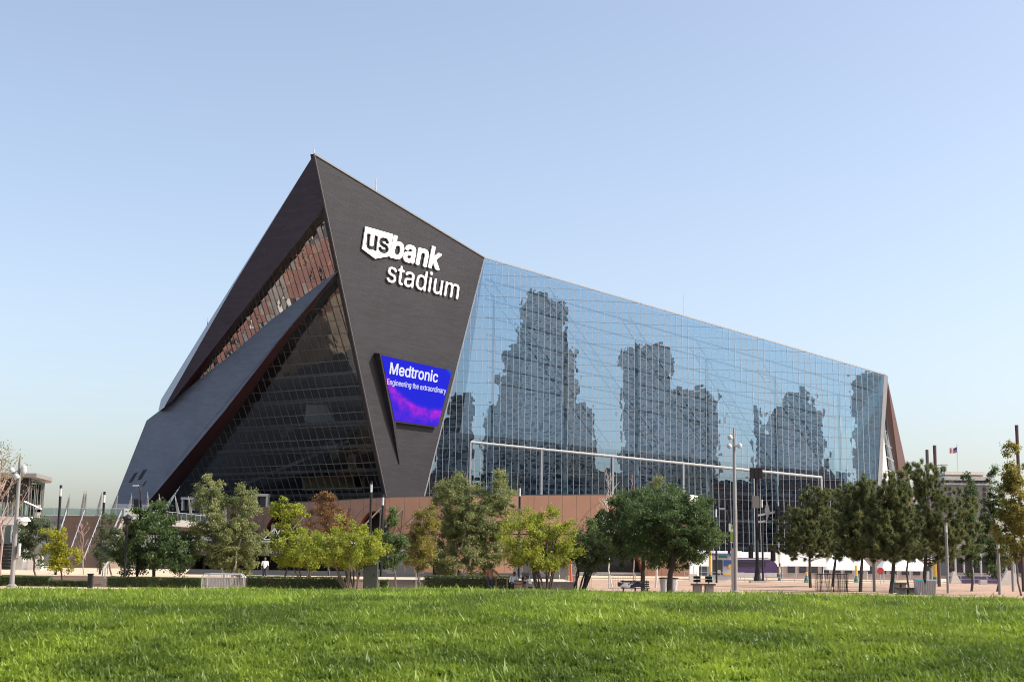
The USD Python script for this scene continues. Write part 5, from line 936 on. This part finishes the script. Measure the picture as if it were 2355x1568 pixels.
STAND = dict(head=(0, 0, 1.62), neck=(0, .01, 1.47), chest=(0, .01, 1.27), hips=(0, 0, .95), shl=(.19, .01, 1.41), shr=(-.19, .01, 1.41), ell=(.26, 0, 1.13), elr=(-.25, -.02, 1.13), wrl=(.27, -.1, .88), wrr=(-.25, -.12, .9), knl=(.1, -.02, .5), knr=(-.1, 0, .5), anl=(.11, .03, .09), anr=(-.11, .02, .09))
SIT = dict(head=(0, -.1, 1.2), neck=(0, -.02, 1.05), chest=(0, .0, .87), hips=(0, .08, .52), shl=(.19, -.01, .99), shr=(-.19, -.01, .99), ell=(.27, -.12, .74), elr=(-.27, -.12, .74), wrl=(.14, -.36, .66), wrr=(-.14, -.36, .66), knl=(.13, -.4, .54), knr=(-.13, -.4, .54), anl=(.13, -.42, .09), anr=(-.13, -.4, .09))
G_ = lambda x, D: V(at(x, 1350, D)[0], D, 0)
J = dict(STAND); J.update(face=(.5, .85, 0), elr=(.42, .1, 1.18), wrr=(.62, .02, .98), shr=(.17, .06, 1.41), shl=(-.19, -.02, 1.41), ell=(-.24, .02, 1.12), wrl=(-.2, -.1, .9), knr=(.1, .02, .5), knl=(-.1, 0, .5), anr=(.12, .03, .09), anl=(-.11, .02, .09))
person('person standing with one arm reaching out, brown top and dark jeans, by the hedge', G_(1128, 87), J, 'skin_dark', 'shirt_brown', 'denim', 'hair', .5)
person('seated person in a white shirt, looking down, under the lime shrub', G_(1182, 88), SIT, 'skin_dark', 'shirt_white', 'denim', 'hair', .5, rz=.2)
J = dict(SIT); J.update(head=(.0, -.38, .98), neck=(0, -.27, .91), chest=(0, -.12, .8), shl=(.19, -.24, .87), shr=(-.19, -.24, .87), ell=(.22, -.5, .62), elr=(-.22, -.5, .62), wrl=(.1, -.62, .38), wrr=(-.1, -.62, .38), knl=(.16, -.38, .56), knr=(-.16, -.38, .56))
person('person in a white vest bent forward over their knees, right of the other seated person', G_(1219, 87), J, 'skin', 'shirt_white', 'cloth_grey', 'hair', .1, rz=-.9)
J = dict(STAND); person('distant person in a pale shirt in the dark entrance, seen over the hedge', V(at(608, 1330, 118)[0], 118, .35), STAND, 'skin_dark', 'shirt_white', 'denim', 'hair', .5)
LIE = dict(head=(-.75, 0, .66), neck=(-.6, 0, .6), chest=(-.4, 0, .58), hips=(0, .02, .56), shl=(-.5, -.17, .58), shr=(-.5, .17, .6), ell=(-.28, -.25, .6), elr=(-.3, .22, .62), wrl=(-.1, -.12, .7), wrr=(-.1, .1, .72), knl=(.42, -.1, .62), knr=(.42, .1, .74), anl=(.82, -.1, .58), anr=(.8, .08, .58), face=(-.2, -.2, .95))
def bench(label, x0, x1, D):
    a, b = G_(x0, D)[0], G_(x1, D)[0]; L = b - a; cx_ = (a + b) / 2; T = Thing('park_bench', label, 'bench', (cx_, D, 0))
    for k in range(4): T.part('seat_slat', MB().box((cx_, D - .18 + k * .12, .44), (L, .1, .04)), M['bench_dark'])
    for k in range(3): T.part('back_slat', MB().box((cx_, D + .27 + k * .03, .56 + k * .13), (L, .04, .1)), M['bench_dark'])
    for x in (a + .15, cx_, b - .15):
        for y in (-.2, .2): T.part('leg', MB().box((x, D + y, .21), (.06, .06, .42)), M['black_metal'])
        T.part('back_support', MB().bar((x, D + .25, .4), (x, D + .36, .92), .025, n=5), M['black_metal'])
bench('dark slatted bench with a person lying on it, before the round dark tree', 1428, 1494, 88)
person('person in a pale shirt lying on the dark slatted bench', G_(1452, 87.9), LIE, 'skin_dark', 'shirt_white', 'denim', 'hair', .5)
b0 = G_(1192, 86.5); T = Thing('cool_box', 'brown cool box in front of the seated person in the white shirt', 'cool box', b0); T.part('body', MB().box(b0 + V(0, 0, .38), (.5, .4, .76)), M['wood']); T.part('lid', MB().box(b0 + V(0, 0, .79), (.54, .44, .07)), M['bench_dark']); T.part('handle', MB().tube([b0 + V(-.2, -.22, .7), b0 + V(-.2, -.28, .6), b0 + V(.2, -.28, .6), b0 + V(.2, -.22, .7)], .015, 5), M['black_metal'])
for i, x in enumerate((1182.5, 1217)):
    b0 = G_(x, 88.15 if i == 0 else 87.1); T = Thing('folding_stool', ('low dark stool under the person in the white shirt', 'low dark stool under the person bent forward')[i], 'stool', b0)
    T.part('seat', MB().box(b0 + V(0, .08, .4), (.46, .42, .05)), M['black_metal'])
    for sx_ in (-.19, .19): T.part('leg', MB().bar(b0 + V(sx_, -.1, 0), b0 + V(sx_, .26, .39), .018, n=5), M['galvanised']); T.part('leg', MB().bar(b0 + V(sx_, .26, 0), b0 + V(sx_, -.1, .39), .018, n=5), M['galvanised'])
b0 = G_(1208, 89); T = Thing('pushchair', 'dark pushchair with a grey canopy behind the person bent forward', 'pushchair', b0)
hd = MB(); n = 7
for k in range(n - 1):
    a0, a1 = math.pi * (k / (n - 1)) * .62 + .25, math.pi * ((k + 1) / (n - 1)) * .62 + .25; ring = [V(-.25, -.42 * math.cos(a), .92 + .42 * math.sin(a)) for a in (a0, a1)]
    hd.poly([b0 + ring[0], b0 + ring[1], b0 + ring[1] + V(.5, 0, 0), b0 + ring[0] + V(.5, 0, 0)]); hd.poly([b0 + ring[0], b0 + ring[1], b0 + V(-.25, 0, .95)]); hd.poly([b0 + ring[0] + V(.5, 0, 0), b0 + ring[1] + V(.5, 0, 0), b0 + V(.25, 0, .95)])
T.part('canopy', hd, M['cloth_grey']); T.part('seat', MB().box(b0 + V(0, .05, .52), (.46, .5, .08)).box(b0 + V(0, .3, .78), (.46, .08, .55)), M['hair']); T.part('frame', MB().tube([b0 + V(-.27, -.45, .15), b0 + V(-.27, .5, 1.1)], .018, 5).tube([b0 + V(.27, -.45, .15), b0 + V(.27, .5, 1.1)], .018, 5).bar(b0 + V(-.27, .5, 1.1), b0 + V(.27, .5, 1.1), .022, n=5), M['galvanised'])
for x in (-.28, .28):
    for y in (-.4, .35): T.part('wheel', MB().bar(b0 + V(x - .02, y, .13), b0 + V(x + .02, y, .13), .13, n=10), M['tyre'])
r = np.random.default_rng(5)
for l, x, D, s, mt in (('big shiny black bag lying right of the bent person', 1245, 87, (.62, .4, .42), 'black_metal'), ('small dark rucksack at the feet of the standing person', 1148, 87, (.34, .28, .4), 'hair')):
    b0 = G_(x, D); sp_ = trimesh.creation.icosphere(3, 1.0); v = np.array(sp_.vertices); v = np.sign(v) * np.abs(v) ** .7 * (1 + .18 * (meshkit.noise(v * 2.5, 3) - .5)[:, None]) * V(*s) * .5
    T = Thing('bag', l, 'bag', b0); T.part('body', MB().add(v + b0 + V(0, 0, s[2] * .48), sp_.faces), M[mt], smooth=True); T.part('strap', MB().tube([b0 + V(-.12, -.05, s[2] * .9), b0 + V(0, -.05, s[2] * 1.25), b0 + V(.12, -.05, s[2] * .9)], .015, 5), M['cloth_grey'])
a, b = G_(1137, 90)[0], G_(1170, 90)[0]; T = Thing('plank_ledge', 'plain wooden plank ledge behind the standing person', 'ledge', ((a + b) / 2, 90, 0)); T.part('plank', MB().box(((a + b) / 2, 90, 1.08), (b - a, .4, .08)), M['timber_step']); 
for x in (a + .1, b - .1): T.part('leg', MB().box((x, 90, .52), (.08, .08, 1.04)), M['wood'])

# ---------------------------------------------------------------- the town behind the camera and off to the left, which the glass mirrors
mat('tower_stone', (.20, .175, .15), .8, .1, .1); 
def tower_mat(name, c1, c2, bw, rh, ms):
    nodes = {"g": ("geometry", {}), "s": ("separate_xyz", {}), "a": ("math", {"math_type": "add"}), "c": ("combine_xyz", {}), "k": ("brick_texture", {"scale": 1., "brick_width": bw, "row_height": rh, "mortar_size": ms, "color1": c1, "color2": tuple(V(*c1) * 1.5), "mortar": c2, "offset": 0.}), "p": ("principled_bsdf", {"roughness": .45})}
    links = [("g.position", "s.vector"), ("s.x", "a.value1"), ("s.y", "a.value2"), ("a.value", "c.x"), ("s.z", "c.y"), ("c.vector", "k.vector"), ("k.color", "p.base_color")]
    M[name] = usdkit.material(stage, '/World/Looks/' + name, nodes, links, surface="p.BSDF")
tower_mat('tower_dark', (.03, .035, .04), (.24, .22, .2), 6.0, 4.2, .9); tower_mat('tower_tan', (.03, .032, .036), (.50, .44, .37), 7.5, 4.4, 1.25); tower_mat('brick_block', (.05, .045, .04), (.24, .13, .10), 3.4, 3.6, .9); tower_mat('tan_block', (.05, .05, .05), (.46, .36, .25), 3.6, 3.6, 1.0); tower_mat('white_block', (.08, .09, .1), (.68, .68, .66), 3., 3.4, .9)
def mirror(x, y, dist):
    "the point, dist metres from the glass, that the camera sees reflected at picture point x, y"
    d = nrm(ray(x, y)); q = onp(x, y, G0, GN); rr = d - 2 * (d @ GN) * GN; return q + rr * dist
def office(label, blocks, dist, mt):
    c0 = mirror((blocks[0][0] + blocks[0][1]) / 2, 1290, dist); T = Thing('office_tower', label, 'tower', (c0[0], c0[1], 0))
    for k, (xa, xb, yt) in enumerate(blocks):
        dd = dist + k * 4; p, q = mirror(xa, yt, dd), mirror(xb, yt, dd); c = (p + q) / 2; w = np.linalg.norm((q - p)[:2]); ang = math.atan2((q - p)[1], (q - p)[0]); n = V(-math.sin(ang), math.cos(ang), 0); n *= -np.sign(n @ (G0 - c)); c = c + n * w * .35; h = c[2]
        T.part('block', MB().box((c[0], c[1], h / 2), (w, w * .7, h), rz=ang), M[mt]); T.part('cap', MB().box((c[0], c[1], h + 1.2), (w * .8, w * .55, 2.4), rz=ang), M['tower_stone'])
office('tallest stepped tower mirrored in the left of the glass facade', [(1199, 1303, 696), (1214, 1270, 676), (1163, 1320, 806), (1117, 1368, 930), (1145, 1330, 868)], 620, 'tower_tan')
office('tower with a lower right wing mirrored in the middle of the glass facade', [(1436, 1546, 806), (1468, 1530, 797), (1440, 1655, 912), (1545, 1640, 903)], 560, 'tower_tan')
office('stepped tower mirrored right of centre in the glass facade', [(1806, 1872, 905), (1770, 1890, 942), (1745, 1900, 1010), (1733, 1748, 938)], 600, 'tower_tan')
office('dark slab tower mirrored at the right end of the glass facade', [(1968, 2060, 866), (1990, 2050, 860)], 520, 'tower_dark')
office('squat dark tower mirrored beside the edge of the dark panel', [(1036, 1090, 914), (1000, 1060, 960)], 480, 'tower_dark')
r = np.random.default_rng(21)
CB_ = ['beside the dark panel', 'left of the first post', 'at the first door post', 'below the tallest tower', 'between the first two door posts', 'at the second door post', 'right of the second door post', 'below the two-part tower', 'left of the third door post', 'at the third door post', 'behind the green banner', 'left of the traffic signal', 'right of the traffic signal', 'above the leftmost pine', 'at the far right end']
for k in range(15):
    x = 985 + k * 74; c = mirror(x, 1290, 470 + (k % 4) * 30); h = at(1177, r.uniform(1055, 1098), 770)[2] * .95; w = r.uniform(26, 44)
    T = Thing('city_block', ('red brick', 'dark glass', 'tan')[k % 3] + ' city building mirrored low in the glass facade, ' + CB_[k], 'building', (c[0], c[1], 0), 'low buildings mirrored in the glass'); T.part('wall', MB().box((c[0], c[1], h / 2), (w, 24, h), rz=.35), M[('brick_block', 'tower_dark', 'tan_block')[k % 3]]); T.part('roof', MB().box((c[0], c[1], h + .3), (w + 1, 25, .6), rz=.35), M['tower_stone'])
r = np.random.default_rng(33); ORD = ('first', 'second', 'third', 'fourth', 'fifth', 'sixth', 'seventh')
mat('roof_pale', (.5, .5, .48), .8, .15, .4); mat('roof_red', (.19, .09, .07), .8, .2, .5); mat('roof_dark', (.06, .06, .065), .8, .2, .4); mat('roof_tan', (.42, .31, .2), .8, .2, .4)
for i in range(4):
    for j in range(7):
        x, y = -128 - i * 26 + r.uniform(-3, 3), 150 + j * 27 + r.uniform(-4, 4); w, d, h = r.uniform(11, 19), r.uniform(13, 22), r.uniform(4, 9) + i * 2.2; m_, rf_ = ('white_block', 'tan_block', 'brick_block', 'white_block', 'brick_block')[(i * 2 + j * 3) % 5], ('roof_pale', 'roof_red', 'roof_dark', 'roof_tan')[r.integers(4)]
        T = Thing('town_building', f'{dict(tan_block="tan", brick_block="red brick", white_block="pale")[m_]} building mirrored in dark glass, {ORD[j]} in {ORD[i]} row from side street', 'building', (x, y, 0), 'buildings mirrored in the left glass'); T.part('wall', MB().box((x, y, h / 2), (w, d, h), rz=.1), M[m_]); T.part('roof', MB().box((x, y, h + .25), (w + .8, d + .8, .5), rz=.1), M[rf_])
struct('side_street', MB().poly([(-128, 120, -.018), (-112, 120, -.018), (-112, 420, -.018), (-128, 420, -.018)]), M['concrete_light'])
struct('side_yard', MB().poly([(-180, 150, -.022), (-130, 150, -.022), (-130, 330, -.022), (-180, 330, -.022)]), M['brick_yard'] if 'brick_yard' in M else mat('brick_yard', (.13, .12, .115), .9, .45, .12, col2=(.2, .17, .15)))

# ---------------------------------------------------------------- grass
def grass_mat():
    nodes = {"g": ("geometry", {}), "o": ("object_info", {}), "n": ("noise_texture", {"scale": 1.1, "detail": 3}), "a": ("math", {"math_type": "multiply_add", "value2": .88}), "s": ("math", {"math_type": "multiply_add", "value2": .8, "value3": -.285}), "tc": ("attribute", {"attribute": "tipmix"}),
             "r": ("rgb_ramp", {"ramp": [(0, (.09, .14, .02)), (.3, (.27, .36, .036)), (.6, (.46, .53, .055)), (.80, (.58, .60, .13)), (.88, (.68, .63, .34)), (1, (.76, .69, .5))]}),
             "p": ("principled_bsdf", {"roughness": .5, "specular_ior_level": .35}), "t": ("translucent_bsdf", {}), "m": ("mix_closure", {"fac": .45})}
    links = [("g.position", "n.vector"), ("n.fac", "s.value1"), ("g.random_per_island", "a.value1"), ("s.value", "a.value3"), ("a.value", "r.fac"), ("r.color", "p.base_color"), ("r.color", "t.color"), ("p.BSDF", "m.closure1"), ("t.BSDF", "m.closure2")]
    M['grass'] = usdkit.material(stage, '/World/Looks/grass', nodes, links, surface="m.closure")
grass_mat()
def tuft(seed, nb, rad, hmin, hmax):
    r = np.random.default_rng(seed); a = r.uniform(0, 6.283, nb); d = rad * np.sqrt(r.random(nb)); b = np.stack([d * np.cos(a), d * np.sin(a), np.full(nb, -.01)], 1)
    h = r.uniform(hmin, hmax, nb) * np.where(r.random(nb) < .06, 1.5, 1.); t_ = r.uniform(0, 6.283, nb); lean = np.abs(r.normal(.55, .38, nb)) + .08; dirn = np.stack([np.cos(t_), np.sin(t_), 0 * t_], 1)
    wd = r.uniform(.0034, .0072, nb); sd_ = np.stack([-np.sin(t_), np.cos(t_), 0 * t_], 1); tw = r.uniform(-1, 1, nb)[:, None]; sd_ = sd_ * np.sqrt(1 - .5 * tw ** 2) + dirn * tw * .7
    Vs = []
    for f, wf in ((0, .8), (.4, 1.), (.75, .7), (1., .06)):
        c = b + dirn * (lean * h * f ** 1.8)[:, None] + np.stack([0 * h, 0 * h, h * f * (1 - .28 * lean * f)], 1); Vs += [c - sd_ * (wd * wf)[:, None], c + sd_ * (wd * wf)[:, None]]
    v = np.stack(Vs, 1).reshape(-1, 3); k = np.arange(nb)[:, None] * 8
    return v, np.vstack([np.vstack([k + [i, i + 1, i + 3], k + [i, i + 3, i + 2]]) for i in (0, 2, 4)])
pi = UsdGeom.PointInstancer.Define(stage, '/World/grass'); tag(pi.GetPrim(), 'sunlit green lawn grass filling the foreground', 'grass', kind='stuff')
pr = []
for s in range(6):
    p_ = f'/World/grass/tuft_{s + 1:03d}'; usdkit.mesh(stage, p_, tuft(40 + s, 95, .12, .022, .064) if s < 4 else tuft(40 + s, 66, .11, .035, .092), M['grass']); pr.append(p_)
pi.CreatePrototypesRel().SetTargets([Sdf.Path(x) for x in pr])
r = np.random.default_rng(77); P_ = []
for y in np.arange(6.2, 19, .085):
    hw = y * CX / F + .5; n = int(2 * hw / .085 * (1. if y < 15 else .6)); x = r.uniform(-hw, hw, n); P_.append(np.stack([x, y + r.uniform(-.05, .05, n), 0 * x], 1))
for y in np.arange(19, 30, .3): hw = y * CX / F + .6; n = int(2 * hw / .25); x = r.uniform(-hw, hw, n); P_.append(np.stack([x, y + r.uniform(-.15, .15, n), 0 * x], 1))
P_ = np.vstack(P_); P_[:, 2] = lawn_z(P_[:, 0], P_[:, 1]); n = len(P_)
pat = meshkit.noise(np.stack([P_[:, 0] * 1.2, P_[:, 1] * 1.2, 0 * P_[:, 0]], 1), 9)
ids = np.where(r.random(n) < np.clip(.15 + (pat - .5) * .6, .05, .5), r.integers(4, 6, n), r.integers(0, 4, n)); sc_ = r.uniform(.7, 1.25, n) * (.9 + .2 * pat)
ang = r.uniform(0, 6.283, n)
pi.CreatePositionsAttr(Vt.Vec3fArray.FromNumpy(P_.astype(np.float32))); pi.CreateProtoIndicesAttr(Vt.IntArray.FromNumpy(ids.astype(np.int32))); pi.CreateScalesAttr(Vt.Vec3fArray.FromNumpy(np.stack([sc_, sc_, sc_], 1).astype(np.float32)))
pi.CreateOrientationsAttr(Vt.QuathArray([Gf.Quath(float(math.cos(a / 2)), 0., 0., float(math.sin(a / 2))) for a in ang]))
